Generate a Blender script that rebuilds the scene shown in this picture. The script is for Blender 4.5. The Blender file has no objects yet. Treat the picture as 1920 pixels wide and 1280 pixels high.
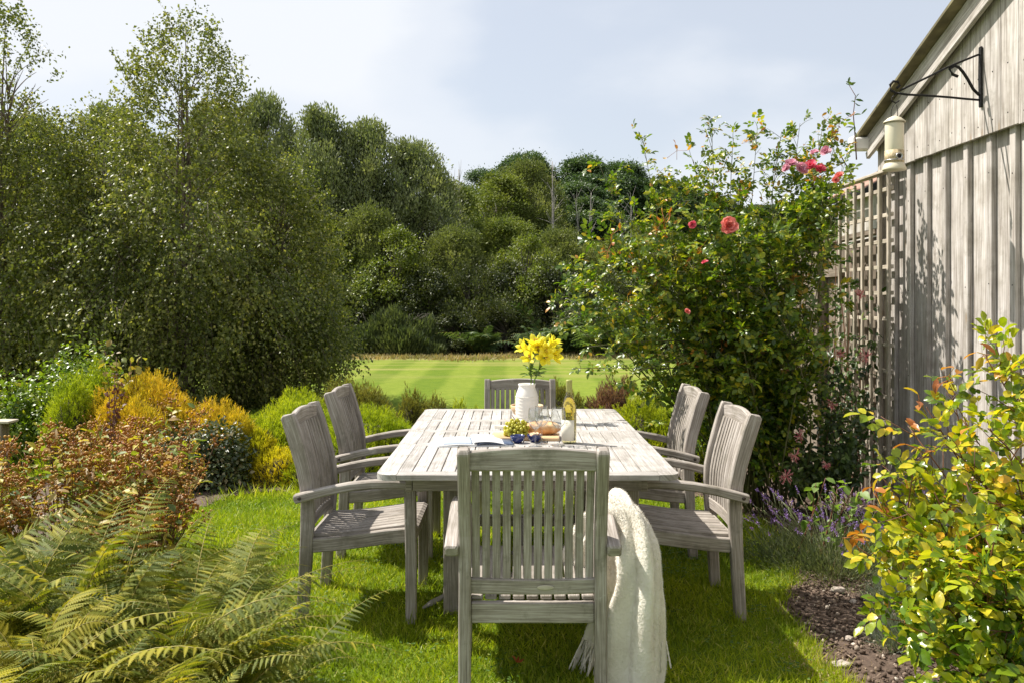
import bpy, math, random
import numpy as np
R = np.random.RandomState(7)
random.seed(7)
C = bpy.context.scene.collection
F = 1600.0; CZ = 1.45
def ground(y):
    """height of the land at depth y: level terrace, slight dip behind the table, hill past the lawn"""
    y = np.asarray(y, float)
    t = np.clip((y-5.2)/1.2, 0, 1); g = -0.07*t*t*(3-2*t)
    u = np.clip((y-26)/50, 0, 1)
    return g + 7.0*u*u*(3-2*u)
def at(px, py, Z):            # a place seen at that spot of the picture when it stands Z metres away
    return np.array([(px-960)/F*Z, Z, CZ-(py-565)/F*Z])

# ------------------------------------------------------------------ mesh helpers
def mesh_np(name, V, T, attrs=None, smooth=False):
    me = bpy.data.meshes.new(name)
    V = np.ascontiguousarray(V, dtype=np.float32); T = np.ascontiguousarray(T, dtype=np.int32)
    k = T.shape[1]
    me.vertices.add(len(V)); me.vertices.foreach_set('co', V.ravel())
    me.loops.add(T.size); me.loops.foreach_set('vertex_index', T.ravel())
    me.polygons.add(len(T))
    me.polygons.foreach_set('loop_start', np.arange(0, T.size, k, dtype=np.int32))
    me.polygons.foreach_set('loop_total', np.full(len(T), k, dtype=np.int32))
    if smooth: me.polygons.foreach_set('use_smooth', np.ones(len(T), dtype=bool))
    for a, v in (attrs or {}).items():
        at_ = me.attributes.new(a, 'FLOAT', 'POINT'); at_.data.foreach_set('value', np.ascontiguousarray(v, dtype=np.float32))
    me.update(calc_edges=True)
    return me
def link(name, me, mat=None, parent=None, loc=None):
    o = bpy.data.objects.new(name, me); C.objects.link(o)
    if mat is not None and me is not None and not me.materials: me.materials.append(mat)
    if parent is not None: o.parent = parent
    if loc is not None: o.location = loc
    return o
def tag(o, label=None, cat=None, group=None, kind=None):
    if label: o['label'] = label
    if cat: o['category'] = cat
    if group: o['group'] = group
    if kind: o['kind'] = kind
    return o
def empty(name, loc=(0,0,0), rz=0, label=None, cat=None, group=None):
    o = bpy.data.objects.new(name, None); C.objects.link(o)
    o.location = loc; o.rotation_euler = (0,0,rz); o.empty_display_size = .1
    return tag(o, label, cat, group)
def copy_tree(o, parent=None):
    c = o.copy(); C.objects.link(c); c.parent = parent
    for ch in [x for x in bpy.data.objects if x.parent == o]: copy_tree(ch, c)
    return c

class NB:                      # gathers triangles
    def __init__(s): s.V=[]; s.T=[]; s.A=[]; s.n=0
    def add(s, V, T, A=None):
        V = np.asarray(V, float).reshape(-1,3); T = np.asarray(T, int).reshape(-1,3)
        s.V.append(V); s.T.append(T+s.n); s.A.append(np.zeros(len(V)) if A is None else np.asarray(A, float).ravel()); s.n += len(V)
    def build(s, name, mat, parent=None, loc=None, smooth=False):
        me = mesh_np(name, np.concatenate(s.V), np.concatenate(s.T), {'t': np.concatenate(s.A)}, smooth)
        return link(name, me, mat, parent, loc)

def unit(v): return v/np.maximum(np.linalg.norm(v, axis=-1, keepdims=True), 1e-9)
def rdir(n): return unit(R.normal(size=(n,3)))
DIAMOND = (np.array([[0,0,0],[.42,.36,.07],[1,0,-.08],[.42,-.36,.07]]), [[0,1,2],[0,2,3]])
OVAL = (np.array([[0,0,0],[.5,0,0],[1,0,-.14],[.2,.24,.05],[.55,.34,.07],[.84,.18,.0],[.2,-.24,.05],[.55,-.34,.07],[.84,-.18,.0]]),
        [[0,3,1],[3,4,1],[4,5,1],[5,2,1],[0,1,6],[6,1,7],[7,1,8],[8,1,2]])
BLADE = (np.array([[0,.5,0],[0,-.5,0],[.5,.42,.10],[.5,-.42,.10],[1,0,.38]]), [[0,1,3],[0,3,2],[2,3,4]])
NEEDLE = (np.array([[0,.5,0],[0,-.5,0],[1,0,.12]]), [[0,1,2]])
def scatter(b, tm, P, D, N, L, W=None):
    tv, tf = tm; n = len(P); k = len(tv)
    D = unit(D); B = unit(np.cross(N, D)); N = np.cross(D, B)
    L = np.broadcast_to(np.asarray(L, float), (n,)); W = L if W is None else np.broadcast_to(np.asarray(W, float), (n,))
    V = (P[:,None,:] + (tv[None,:,0]*L[:,None])[...,None]*D[:,None,:] + (tv[None,:,1]*W[:,None])[...,None]*B[:,None,:]
         + (tv[None,:,2]*L[:,None])[...,None]*N[:,None,:])
    T = (np.array(tf)[None] + (np.arange(n)*k)[:,None,None]).reshape(-1,3)
    b.add(V.reshape(-1,3), T, np.tile(tv[:,0], n))
def tube(b, pts, rad, sides=6):
    pts = np.asarray(pts, float); n = len(pts); rad = np.broadcast_to(np.asarray(rad, float), (n,))
    d = unit(np.gradient(pts, axis=0)); ref = np.array([0,0,1.]) if abs(d[0][2])<.9 else np.array([1.,0,0])
    u = unit(np.cross(d, ref)); v = np.cross(d, u)
    a = np.linspace(0, 2*math.pi, sides, endpoint=False)
    V = pts[:,None,:] + rad[:,None,None]*(np.cos(a)[None,:,None]*u[:,None,:] + np.sin(a)[None,:,None]*v[:,None,:])
    i = np.arange(n-1)[:,None]*sides; j = np.arange(sides)[None,:]; j2 = (j+1)%sides
    a0=i+j; b0=i+j2; c0=i+sides+j2; d0=i+sides+j
    T = np.concatenate([np.stack([a0,b0,c0],-1).reshape(-1,3), np.stack([a0,c0,d0],-1).reshape(-1,3)])
    V = V.reshape(-1,3); V = np.vstack([V, pts[0], pts[-1]]); m = n*sides
    caps = [[m, (q+1)%sides, q] for q in range(sides)] + [[m+1, (n-1)*sides+q, (n-1)*sides+(q+1)%sides] for q in range(sides)]
    b.add(V, np.vstack([T, caps]), np.concatenate([np.repeat(np.linspace(0,1,n), sides), [0,1]]))
def curve(p0, p1, arch=0.2, n=8, wob=.03):
    p0=np.asarray(p0,float); p1=np.asarray(p1,float); L=np.linalg.norm(p1-p0)
    mid = p0*.5+p1*.5 + np.array([0,0,arch*L]) + R.normal(size=3)*wob*L
    t=np.linspace(0,1,n)[:,None]
    c = (1-t)**2*p0+2*t*(1-t)*mid+t*t*p1
    return c + R.normal(size=c.shape)*wob*.25*L/n*np.sin(t*math.pi)
def wave(P, f, s=0.):
    return (np.sin(P[:,0]*f*1.0+1.3+s)+np.sin(P[:,1]*f*1.27+2.1*s+.5)+np.sin(P[:,2]*f*.93+4.2+s)+np.sin((P[:,0]+P[:,2])*f*1.71+s)+np.sin((P[:,1]-P[:,0])*f*1.53+2*s))/5
def ico(sub=1):
    t=(1+5**.5)/2
    v=[(-1,t,0),(1,t,0),(-1,-t,0),(1,-t,0),(0,-1,t),(0,1,t),(0,-1,-t),(0,1,-t),(t,0,-1),(t,0,1),(-t,0,-1),(-t,0,1)]
    f=[(0,11,5),(0,5,1),(0,1,7),(0,7,10),(0,10,11),(1,5,9),(5,11,4),(11,10,2),(10,7,6),(7,1,8),(3,9,4),(3,4,2),(3,2,6),(3,6,8),(3,8,9),(4,9,5),(2,4,11),(6,2,10),(8,6,7),(9,8,1)]
    v=[np.array(x)/np.linalg.norm(x) for x in v]
    for _ in range(sub):
        cache={}; nf=[]
        def m(a,b):
            k=(min(a,b),max(a,b))
            if k not in cache:
                w=v[a]+v[b]; v.append(w/np.linalg.norm(w)); cache[k]=len(v)-1
            return cache[k]
        for a,b,c in f:
            x,y,z=m(a,b),m(b,c),m(c,a); nf+=[(a,x,z),(b,y,x),(c,z,y),(x,y,z)]
        f=nf
    return np.array(v), np.array(f)
ICO0=ico(0); ICO1=ico(1); ICO2=ico(2); ICO3=ico(3)
def balls(b, tm, P, r):
    tv, tf = tm; n=len(P); r=np.asarray(r,float)
    r = np.broadcast_to(r.reshape(-1,1) if r.ndim==1 else r, (n,3)) if r.ndim else np.full((n,3), float(r))
    V = P[:,None,:]+tv[None]*r[:,None,:]
    T=(tf[None]+(np.arange(n)*len(tv))[:,None,None]).reshape(-1,3)
    b.add(V.reshape(-1,3),T)

class MB:                      # boards with grain coordinates along their length
    def __init__(s): s.v=[]; s.f=[]; s.uv=[]
    def sweep(s, pts, w, t, side, ch=.003, endch=True):
        """chamfered rectangular section along pts; w is measured along 'side', t across it"""
        pts=[np.array(p,float) for p in pts]; side=np.array(side,float)
        n=len(pts); w=[w]*n if not hasattr(w,'__len__') else list(w); t=[t]*n if not hasattr(t,'__len__') else list(t)
        if endch:
            d0=pts[1]-pts[0]; d0/=np.linalg.norm(d0); d1=pts[-1]-pts[-2]; d1/=np.linalg.norm(d1)
            pts=[pts[0],pts[0]+d0*ch]+pts[1:-1]+[pts[-1]-d1*ch,pts[-1]]
            w=[w[0]-2*ch,w[0]]+w[1:-1]+[w[-1],w[-1]-2*ch]; t=[t[0]-2*ch,t[0]]+t[1:-1]+[t[-1],t[-1]-2*ch]
            n=len(pts)
        base=len(s.v); u0=random.random()*50; v0=random.random()*50; L=0; us=[]
        for i,p in enumerate(pts):
            d = pts[min(i+1,n-1)]-pts[max(i-1,0)]; d/=np.linalg.norm(d)
            a = side-d*np.dot(side,d); a/=np.linalg.norm(a); b=np.cross(d,a)
            hw=w[i]/2; ht=t[i]/2; c=min(ch,hw*.6,ht*.6)
            for x,y in ((hw,ht-c),(hw-c,ht),(-hw+c,ht),(-hw,ht-c),(-hw,-ht+c),(-hw+c,-ht),(hw-c,-ht),(hw,-ht+c)):
                s.v.append(p+a*x+b*y)
            if i: L+=np.linalg.norm(pts[i]-pts[i-1])
            us.append(L)
        wm=max(w); tm=max(t)
        per=[0,c,wm,wm+c,wm+tm,wm+tm+c,2*wm+tm,2*wm+tm+c,2*wm+2*tm]
        for i in range(n-1):
            for k in range(8):
                k2=(k+1)%8
                s.f.append((base+i*8+k,base+i*8+k2,base+(i+1)*8+k2,base+(i+1)*8+k))
                s.uv+= [(u0+us[i],v0+per[k]),(u0+us[i],v0+per[k+1]),(u0+us[i+1],v0+per[k+1]),(u0+us[i+1],v0+per[k])]
        for q,rev in ((0,True),(n-1,False)):
            idx=[base+q*8+k for k in range(8)]
            if rev: idx=idx[::-1]
            s.f.append(tuple(idx))
            for k in idx:
                p=s.v[k]-pts[q]; s.uv.append((u0+us[q]+.3*p[0]+.1*p[2], v0+p[2]+p[1]))
        return s
    def beam(s,p0,p1,w,t,side,ch=.003): return s.sweep([p0,p1],w,t,side,ch)
    def box(s,x0,x1,y0,y1,z0,z1,axis='z',ch=.002):
        cx,cy,cz=(x0+x1)/2,(y0+y1)/2,(z0+z1)/2
        if axis=='z': return s.beam((cx,cy,z0),(cx,cy,z1),x1-x0,y1-y0,(1,0,0),ch)
        if axis=='y': return s.beam((cx,y0,cz),(cx,y1,cz),x1-x0,z1-z0,(1,0,0),ch)
        return s.beam((x0,cy,cz),(x1,cy,cz),y1-y0,z1-z0,(0,1,0),ch)
    def build(s,name,mat,parent=None,smooth=False):
        me=bpy.data.meshes.new(name); me.from_pydata([tuple(v) for v in s.v],[],s.f)
        uv=me.uv_layers.new(name='grain'); uv.data.foreach_set('uv', np.array(s.uv,dtype=np.float32).ravel())
        if smooth: me.polygons.foreach_set('use_smooth',[True]*len(me.polygons))
        me.update(); return link(name,me,mat,parent)
def lathe(name, prof, mat, parent=None, seg=40, loc=None, smooth=True, wob=0.):
    prof=np.array(prof,float); n=len(prof); a=np.linspace(0,2*math.pi,seg,endpoint=False)
    V=np.stack([prof[:,0][:,None]*np.cos(a),prof[:,0][:,None]*np.sin(a),np.repeat(prof[:,1][:,None],seg,1)],-1)
    if wob: V[...,:2]*= (1+wob*np.sin(a*3+prof[:,1][:,None]*20))[...,None]
    Q=[]
    for i in range(n-1):
        for j in range(seg):
            j2=(j+1)%seg; Q.append((i*seg+j,i*seg+j2,(i+1)*seg+j2,(i+1)*seg+j))
    return link(name, mesh_np(name,V.reshape(-1,3),np.array(Q),None,smooth), mat, parent, loc)

# ------------------------------------------------------------------ materials
def new_mat(name):
    m=bpy.data.materials.new(name); m.use_nodes=True; nt=m.node_tree; nt.nodes.clear()
    o=nt.nodes.new('ShaderNodeOutputMaterial'); return m,nt,o
def nd(nt,t,**kw):
    n=nt.nodes.new('ShaderNode'+t)
    for k,v in kw.items(): setattr(n,k,v)
    return n
def ramp(nt, stops, interp='LINEAR'):
    r=nd(nt,'ValToRGB'); cr=r.color_ramp; cr.interpolation=interp
    while len(cr.elements)<len(stops): cr.elements.new(.5)
    for e,(p,c) in zip(cr.elements,stops): e.position=p; e.color=(*c,1)
    return r
def mixc(nt, fac, a, b, mode='MIX'):
    m=nd(nt,'Mix',data_type='RGBA',blend_type=mode)
    L=nt.links
    for s,v in ((0,fac),(6,a),(7,b)):
        if hasattr(v,'links') or hasattr(v,'is_linked'): L.new(v,m.inputs[s])
        else: m.inputs[s].default_value = v if s==0 else (*v,1)
    return m.outputs[2]
def leaf_mat(name, stops, rough=.42, trans=.35, tint=(1.5,1.6,.5), spec=.5, tip=None, tipat=(.4,1.), clump=.35, cscale=1.5, interp='LINEAR', mottle=0., mscale=55):
    m,nt,o=new_mat(name); L=nt.links
    g=nd(nt,'NewGeometry'); r=ramp(nt,stops,interp); L.new(g.outputs['Random Per Island'],r.inputs[0]); col=r.outputs[0]
    if tip is not None:
        a=nd(nt,'Attribute',attribute_name='t'); mr=nd(nt,'MapRange'); mr.inputs[1].default_value=tipat[0]; mr.inputs[2].default_value=tipat[1]
        L.new(a.outputs['Fac'],mr.inputs[0]); col=mixc(nt,mr.outputs[0],col,tip)
    if clump:
        tc=nd(nt,'TexCoord'); nz=nd(nt,'TexNoise'); nz.inputs['Scale'].default_value=cscale; nz.inputs['Detail'].default_value=2
        L.new(tc.outputs['Object'],nz.inputs['Vector'])
        h=nd(nt,'HueSaturation'); mr=nd(nt,'MapRange'); mr.inputs[1].default_value=.3; mr.inputs[2].default_value=.7
        mr.inputs[3].default_value=1-clump; mr.inputs[4].default_value=1+clump; L.new(nz.outputs['Fac'],mr.inputs[0])
        L.new(mr.outputs[0],h.inputs['Value']); mr2=nd(nt,'MapRange'); mr2.inputs[1].default_value=.3; mr2.inputs[2].default_value=.7
        mr2.inputs[3].default_value=.52; mr2.inputs[4].default_value=.485; L.new(nz.outputs['Fac'],mr2.inputs[0]); L.new(mr2.outputs[0],h.inputs['Hue'])
        L.new(col,h.inputs['Color']); col=h.outputs[0]
    p=nd(nt,'BsdfPrincipled')
    if mottle:
        tm_=nd(nt,'TexCoord'); nm=nd(nt,'TexNoise'); nm.inputs['Scale'].default_value=mscale; nm.inputs['Detail'].default_value=5; L.new(tm_.outputs['Object'],nm.inputs[0])
        rm=ramp(nt,[(.33,(1-mottle,1-mottle*.9,1-mottle)),(.5,(1,1,1)),(.68,(1+mottle,1+mottle*.8,1))]); L.new(nm.outputs[0],rm.inputs[0]); col=mixc(nt,1.,col,rm.outputs[0],'MULTIPLY')
        rs=ramp(nt,[(.70,(0,0,0)),(.74,(.8,.8,.8))]); L.new(nm.outputs[0],rs.inputs[0]); col=mixc(nt,rs.outputs[0],col,(.20,.10,.03))
        bm=nd(nt,'Bump'); bm.inputs['Strength'].default_value=.5; bm.inputs['Distance'].default_value=.004; L.new(nm.outputs[0],bm.inputs['Height']); L.new(bm.outputs[0],p.inputs['Normal'])
    L.new(col,p.inputs['Base Color']); p.inputs['Roughness'].default_value=rough; p.inputs['Specular IOR Level'].default_value=spec
    t=nd(nt,'BsdfTranslucent'); tcol=mixc(nt,1.0,col,tint,'MULTIPLY'); L.new(tcol,t.inputs[0])
    mx=nd(nt,'MixShader'); mx.inputs[0].default_value=trans; L.new(p.outputs[0],mx.inputs[1]); L.new(t.outputs[0],mx.inputs[2]); L.new(mx.outputs[0],o.inputs[0])
    return m
def wood_mat(name, dark, mid, light, rough=.75, bump=.25, fscale=1., knots=False, moss=None, stain=0.):
    m,nt,o=new_mat(name); L=nt.links
    uv0=nd(nt,'UVMap',uv_map='grain'); oi=nd(nt,'ObjectInfo'); om=nd(nt,'Math',operation='MULTIPLY'); om.inputs[1].default_value=41.; L.new(oi.outputs['Random'],om.inputs[0]); uv=nd(nt,'VectorMath',operation='ADD'); L.new(uv0.outputs[0],uv.inputs[0]); L.new(om.outputs[0],uv.inputs[1])
    mp=nd(nt,'Mapping'); mp.inputs['Scale'].default_value=(3*fscale,60*fscale,1); L.new(uv.outputs[0],mp.inputs[0])
    n1=nd(nt,'TexNoise'); n1.inputs['Scale'].default_value=1.; n1.inputs['Detail'].default_value=6; n1.inputs['Roughness'].default_value=.65; n1.inputs['Distortion'].default_value=.4; L.new(mp.outputs[0],n1.inputs[0])
    mp2=nd(nt,'Mapping'); mp2.inputs['Scale'].default_value=(8*fscale,220*fscale,1); L.new(uv.outputs[0],mp2.inputs[0])
    n2=nd(nt,'TexNoise'); n2.inputs['Scale'].default_value=1.; n2.inputs['Detail'].default_value=4; L.new(mp2.outputs[0],n2.inputs[0])
    tc=nd(nt,'TexCoord'); n3=nd(nt,'TexNoise'); n3.inputs['Scale'].default_value=6; n3.inputs['Detail'].default_value=6; n3.inputs['Roughness'].default_value=.6; L.new(tc.outputs['Object'],n3.inputs[0])
    r=ramp(nt,[(.33,dark),(.5,mid),(.66,light)]); ad=nd(nt,'Math',operation='MULTIPLY_ADD'); ad.inputs[1].default_value=.55; L.new(n2.outputs[0],ad.inputs[0])
    m2=nd(nt,'Math',operation='MULTIPLY'); m2.inputs[1].default_value=.45; L.new(n1.outputs[0],m2.inputs[0]); L.new(m2.outputs[0],ad.inputs[2]); L.new(ad.outputs[0],r.inputs[0])
    g=nd(nt,'NewGeometry'); h=nd(nt,'HueSaturation'); mr=nd(nt,'MapRange'); mr.inputs[3].default_value=.86; mr.inputs[4].default_value=1.12; L.new(g.outputs['Random Per Island'],mr.inputs[0]); L.new(mr.outputs[0],h.inputs['Value'])
    r3=ramp(nt,[(.3,(.72,.70,.66)),(.5,(.97,.96,.95)),(.7,(1.1,1.1,1.12))]); L.new(n3.outputs[0],r3.inputs[0])
    c=mixc(nt,1.,r.outputs[0],r3.outputs[0],'MULTIPLY'); L.new(c,h.inputs['Color']); col=h.outputs[0]
    if stain:
        n5=nd(nt,'TexNoise',noise_dimensions='4D'); n5.inputs['Scale'].default_value=9; n5.inputs['Detail'].default_value=9; n5.inputs['Roughness'].default_value=.7; L.new(tc.outputs['Object'],n5.inputs[0]); L.new(om.outputs[0],n5.inputs['W'])
        r5=ramp(nt,[(.54,(0,0,0)),(.64,(stain,stain,stain))]); L.new(n5.outputs[0],r5.inputs[0]); col=mixc(nt,r5.outputs[0],col,(.13,.12,.085))
        r6=ramp(nt,[(.30,(stain,stain,stain)),(.38,(0,0,0))]); L.new(n5.outputs[0],r6.inputs[0]); col=mixc(nt,r6.outputs[0],col,(.62,.60,.56))
    if knots:
        v=nd(nt,'TexVoronoi'); mp3=nd(nt,'Mapping'); mp3.inputs['Scale'].default_value=(1.4,5,1); L.new(uv.outputs[0],mp3.inputs[0]); L.new(mp3.outputs[0],v.inputs['Vector']); v.inputs['Scale'].default_value=1.6
        kr=ramp(nt,[(.0,(1,1,1)),(.06,(.8,.8,.8)),(.11,(0,0,0))]); L.new(v.outputs['Distance'],kr.inputs[0])
        km=nd(nt,'Math',operation='MULTIPLY'); km.inputs[1].default_value=.6; L.new(kr.outputs[0],km.inputs[0])
        col=mixc(nt,km.outputs[0],col,(.26,.17,.09))
    if moss is not None:
        n4=nd(nt,'TexNoise'); n4.inputs['Scale'].default_value=3.; n4.inputs['Detail'].default_value=8; L.new(tc.outputs['Object'],n4.inputs[0])
        mr4=ramp(nt,[(.5,(0,0,0)),(.75,(.6,.6,.6))]); L.new(n4.outputs[0],mr4.inputs[0]); col=mixc(nt,mr4.outputs[0],col,moss)
    p=nd(nt,'BsdfPrincipled'); L.new(col,p.inputs['Base Color']); p.inputs['Roughness'].default_value=rough; p.inputs['Specular IOR Level'].default_value=.3
    b=nd(nt,'Bump'); b.inputs['Strength'].default_value=bump; b.inputs['Distance'].default_value=.002; L.new(ad.outputs[0],b.inputs['Height']); L.new(b.outputs[0],p.inputs['Normal'])
    L.new(p.outputs[0],o.inputs[0]); return m
def plain(name, col, rough=.5, metal=0, spec=.5, var=.12, scale=20, bump=0., sss=0, coat=0):
    m,nt,o=new_mat(name); L=nt.links; p=nd(nt,'BsdfPrincipled')
    tc=nd(nt,'TexCoord'); n=nd(nt,'TexNoise'); n.inputs['Scale'].default_value=scale; n.inputs['Detail'].default_value=6; L.new(tc.outputs['Object'],n.inputs[0])
    r=ramp(nt,[(.3,tuple(c*(1-var) for c in col)),(.7,tuple(min(1,c*(1+var)) for c in col))]); L.new(n.outputs[0],r.inputs[0]); L.new(r.outputs[0],p.inputs['Base Color'])
    p.inputs['Roughness'].default_value=rough; p.inputs['Metallic'].default_value=metal; p.inputs['Specular IOR Level'].default_value=spec
    if coat: p.inputs['Coat Weight'].default_value=coat
    if sss: p.inputs['Subsurface Weight'].default_value=sss; p.inputs['Subsurface Scale'].default_value=.01
    if bump:
        b=nd(nt,'Bump'); b.inputs['Strength'].default_value=bump; b.inputs['Distance'].default_value=.01; L.new(n.outputs[0],b.inputs['Height']); L.new(b.outputs[0],p.inputs['Normal'])
    L.new(p.outputs[0],o.inputs[0]); return m
def glass_mat(name, col, rough=0., ior=1.45):
    m,nt,o=new_mat(name); p=nd(nt,'BsdfPrincipled'); p.inputs['Base Color'].default_value=(*col,1); p.inputs['Transmission Weight'].default_value=1
    p.inputs['Roughness'].default_value=rough; p.inputs['IOR'].default_value=ior; nt.links.new(p.outputs[0],o.inputs[0]); return m

def clear_glass(name,tint=(.97,.98,.98),refl=1.):
    m,nt,o=new_mat(name); L=nt.links; t=nd(nt,'BsdfTransparent'); t.inputs[0].default_value=(*tint,1); g=nd(nt,'BsdfGlossy'); g.inputs['Roughness'].default_value=.01
    lw=nd(nt,'LayerWeight'); lw.inputs[0].default_value=.5; pw=nd(nt,'Math',operation='POWER'); pw.inputs[1].default_value=2.2; L.new(lw.outputs['Facing'],pw.inputs[0]); f=nd(nt,'Math',operation='MULTIPLY_ADD'); f.inputs[1].default_value=.8; f.inputs[2].default_value=.05; L.new(pw.outputs[0],f.inputs[0]); mx=nd(nt,'MixShader'); L.new(f.outputs[0],mx.inputs[0]); L.new(t.outputs[0],mx.inputs[1]); L.new(g.outputs[0],mx.inputs[2]); L.new(mx.outputs[0],o.inputs[0]); return m
M={}
M['teak']=wood_mat('weathered teak',(.165,.142,.120),(.32,.286,.25),(.50,.465,.428),bump=.35,stain=.5)
M['teak_top']=wood_mat('bleached teak top',(.26,.24,.22),(.42,.398,.372),(.57,.552,.528),fscale=.8,bump=.35,stain=.35)
M['shed']=wood_mat('weathered shed boards',(.21,.18,.158),(.455,.42,.385),(.64,.61,.58),bump=.5,fscale=.5,stain=.3,knots=True)
M['trellis']=wood_mat('old trellis timber',(.26,.215,.16),(.50,.44,.36),(.64,.58,.49),moss=(.16,.16,.08))
M['fence']=wood_mat('dark fence boards',(.10,.08,.06),(.22,.18,.14),(.34,.29,.23),fscale=.5)
M['board']=wood_mat('pale chopping board wood',(.45,.28,.14),(.62,.43,.24),(.72,.55,.34),rough=.5)
M['bark']=plain('bark',(.10,.085,.065),.9,var=.5,scale=14,bump=.6)
M['palebark']=plain('pale dead wood',(.34,.31,.27),.9,var=.4,scale=10,bump=.4)
M['cane']=plain('green brown canes',(.10,.10,.035),.6,var=.5,scale=12)
M['redcane']=plain('reddish canes',(.15,.06,.03),.5,var=.5,scale=12)
M['iron']=plain('black iron',(.018,.017,.016),.55,metal=.6,var=.4,bump=.5,scale=60)
# ------------------------------------------------------------------ camera, light, sky
sc=bpy.context.scene
cam=bpy.data.cameras.new('camera'); co=bpy.data.objects.new('camera',cam); C.objects.link(co); sc.camera=co
co.location=(0,0,CZ); co.rotation_euler=(math.radians(90),0,0); cam.lens=30; cam.sensor_width=36; cam.shift_y=-75/1920; cam.clip_end=2000; cam.clip_start=.05
SUN=unit(np.array([-.68,.30,1.0])); el=math.asin(SUN[2]); 
sl=bpy.data.lights.new('sun','SUN'); sl.energy=5.0; sl.angle=math.radians(.53); sl.color=(1,.945,.86)
so=bpy.data.objects.new('sun',sl); C.objects.link(so); so.location=(-6,4,9)
from mathutils import Vector
so.rotation_euler=Vector(SUN).to_track_quat('Z','Y').to_euler()
w=bpy.data.worlds.new('World'); sc.world=w; w.use_nodes=True; nt=w.node_tree; nt.nodes.clear(); L=nt.links
out=nd(nt,'OutputWorld'); bg=nd(nt,'Background'); sky=nd(nt,'TexSky',sky_type='NISHITA'); sky.sun_disc=False
sky.sun_elevation=el; sky.sun_rotation=math.atan2(SUN[0],SUN[1]); sky.air_density=1.0; sky.dust_density=1.6; sky.ozone_density=1.0
bg.inputs[1].default_value=.082
tc=nd(nt,'TexCoord'); sx=nd(nt,'SeparateXYZ'); L.new(tc.outputs['Generated'],sx.inputs[0])
# clouds: soft white sheets, denser to the upper left, thin to the right
nz=nd(nt,'TexNoise'); nz.inputs['Scale'].default_value=2.1; nz.inputs['Detail'].default_value=7; nz.inputs['Roughness'].default_value=.48
mp=nd(nt,'Mapping'); mp.inputs['Scale'].default_value=(1,1,2.2); mp.inputs['Location'].default_value=(3.1,.4,.2); L.new(tc.outputs['Generated'],mp.inputs[0]); L.new(mp.outputs[0],nz.inputs[0])
mx=nd(nt,'MapRange'); mx.inputs[1].default_value=-.02; mx.inputs[2].default_value=-.20; mx.inputs[3].default_value=-.12; mx.inputs[4].default_value=.27; L.new(sx.outputs[0],mx.inputs[0])
mz=nd(nt,'MapRange'); mz.inputs[1].default_value=.12; mz.inputs[2].default_value=.30; mz.inputs[3].default_value=0; mz.inputs[4].default_value=1; L.new(sx.outputs[2],mz.inputs[0])
ml=nd(nt,'Math',operation='MULTIPLY'); L.new(mx.outputs[0],ml.inputs[0]); L.new(mz.outputs[0],ml.inputs[1])
ad=nd(nt,'Math',operation='ADD'); L.new(nz.outputs[0],ad.inputs[0]); L.new(ml.outputs[0],ad.inputs[1])
cr=ramp(nt,[(.38,(.58,.58,.58)),(.53,(.82,.82,.82)),(.66,(1,1,1))],'EASE'); L.new(ad.outputs[0],cr.inputs[0])
hz=nd(nt,'MapRange'); hz.inputs[1].default_value=.0; hz.inputs[2].default_value=.5; hz.inputs[3].default_value=1; hz.inputs[4].default_value=.0; L.new(sx.outputs[2],hz.inputs[0])
SKYMIX=mixc(nt,cr.outputs[0],sky.outputs[0],(6.75,7.0,7.4))
L.new(SKYMIX,bg.inputs[0]); L.new(bg.outputs[0],out.inputs[0])
sc.view_settings.view_transform='Standard'; sc.view_settings.look='None'; sc.view_settings.exposure=.74; sc.view_settings.gamma=1
sc.cycles.max_bounces=10; sc.cycles.transmission_bounces=10; sc.cycles.transparent_max_bounces=24; sc.cycles.caustics_reflective=False; sc.cycles.caustics_refractive=False; sc.cycles.sample_clamp_indirect=6

# ------------------------------------------------------------------ the land
def edge_x(z):      # left edge of the soil bed beside the shed
    return np.interp(z,[2,3.2,3.6,4.0,4.4,4.8,5.3,6.0,6.8,7.4],[1.35,1.30,1.23,1.28,1.42,1.66,1.72,1.62,1.35,1.0])+.03*np.sin(np.asarray(z)*9)+.02*np.sin(np.asarray(z)*23+1)
def in_right_bed(x,y): return (x>edge_x(y))&(y<7.4)&(y>1)
def left_edge(x): return np.interp(x,[-3.4,-2.6,-2.2,-1.6,-1,-.2,.5],[3.5,4.9,6.6,7.02,6.95,7.1,7.4])+.04*np.sin(x*11)
def in_left_bed(x,y): return ((y>left_edge(x))&(y<9.1)&(x<.1)&(x>-4.0+.15*np.sin(y*3)))|((x>.45)&(x<3.4)&(y>6.75-.1*x)&(y<8.9))
def rows(ys,xs): 
    X,Y=np.meshgrid(xs,ys); return X,Y
ys=np.concatenate([np.linspace(-8,26,69),np.linspace(27,80,40),[100,150,250,400,700]])
xs=np.concatenate([[-700,-350,-200,-120],np.linspace(-80,80,65),[120,200,350,700]])
X,Y=rows(ys,xs); Zg=ground(Y)+np.where(Y>27,.5*np.sin(X*.13)*np.sin(Y*.17),0)
ny,nx=X.shape; I=np.arange(ny-1)[:,None]*nx+np.arange(nx-1)[None]
Q=np.stack([I,I+1,I+nx+1,I+nx],-1).reshape(-1,4)
m,nt,o=new_mat('mown lawn'); L=nt.links
tc=nd(nt,'TexCoord'); sp=nd(nt,'SeparateXYZ'); L.new(tc.outputs['Object'],sp.inputs[0])
n1=nd(nt,'TexNoise'); n1.inputs['Scale'].default_value=.5; n1.inputs['Detail'].default_value=3; L.new(tc.outputs['Object'],n1.inputs[0])
sm=nd(nt,'Math',operation='MULTIPLY_ADD'); L.new(n1.outputs[0],sm.inputs[0]); sm.inputs[1].default_value=.25; L.new(sp.outputs[0],sm.inputs[2])
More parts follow.
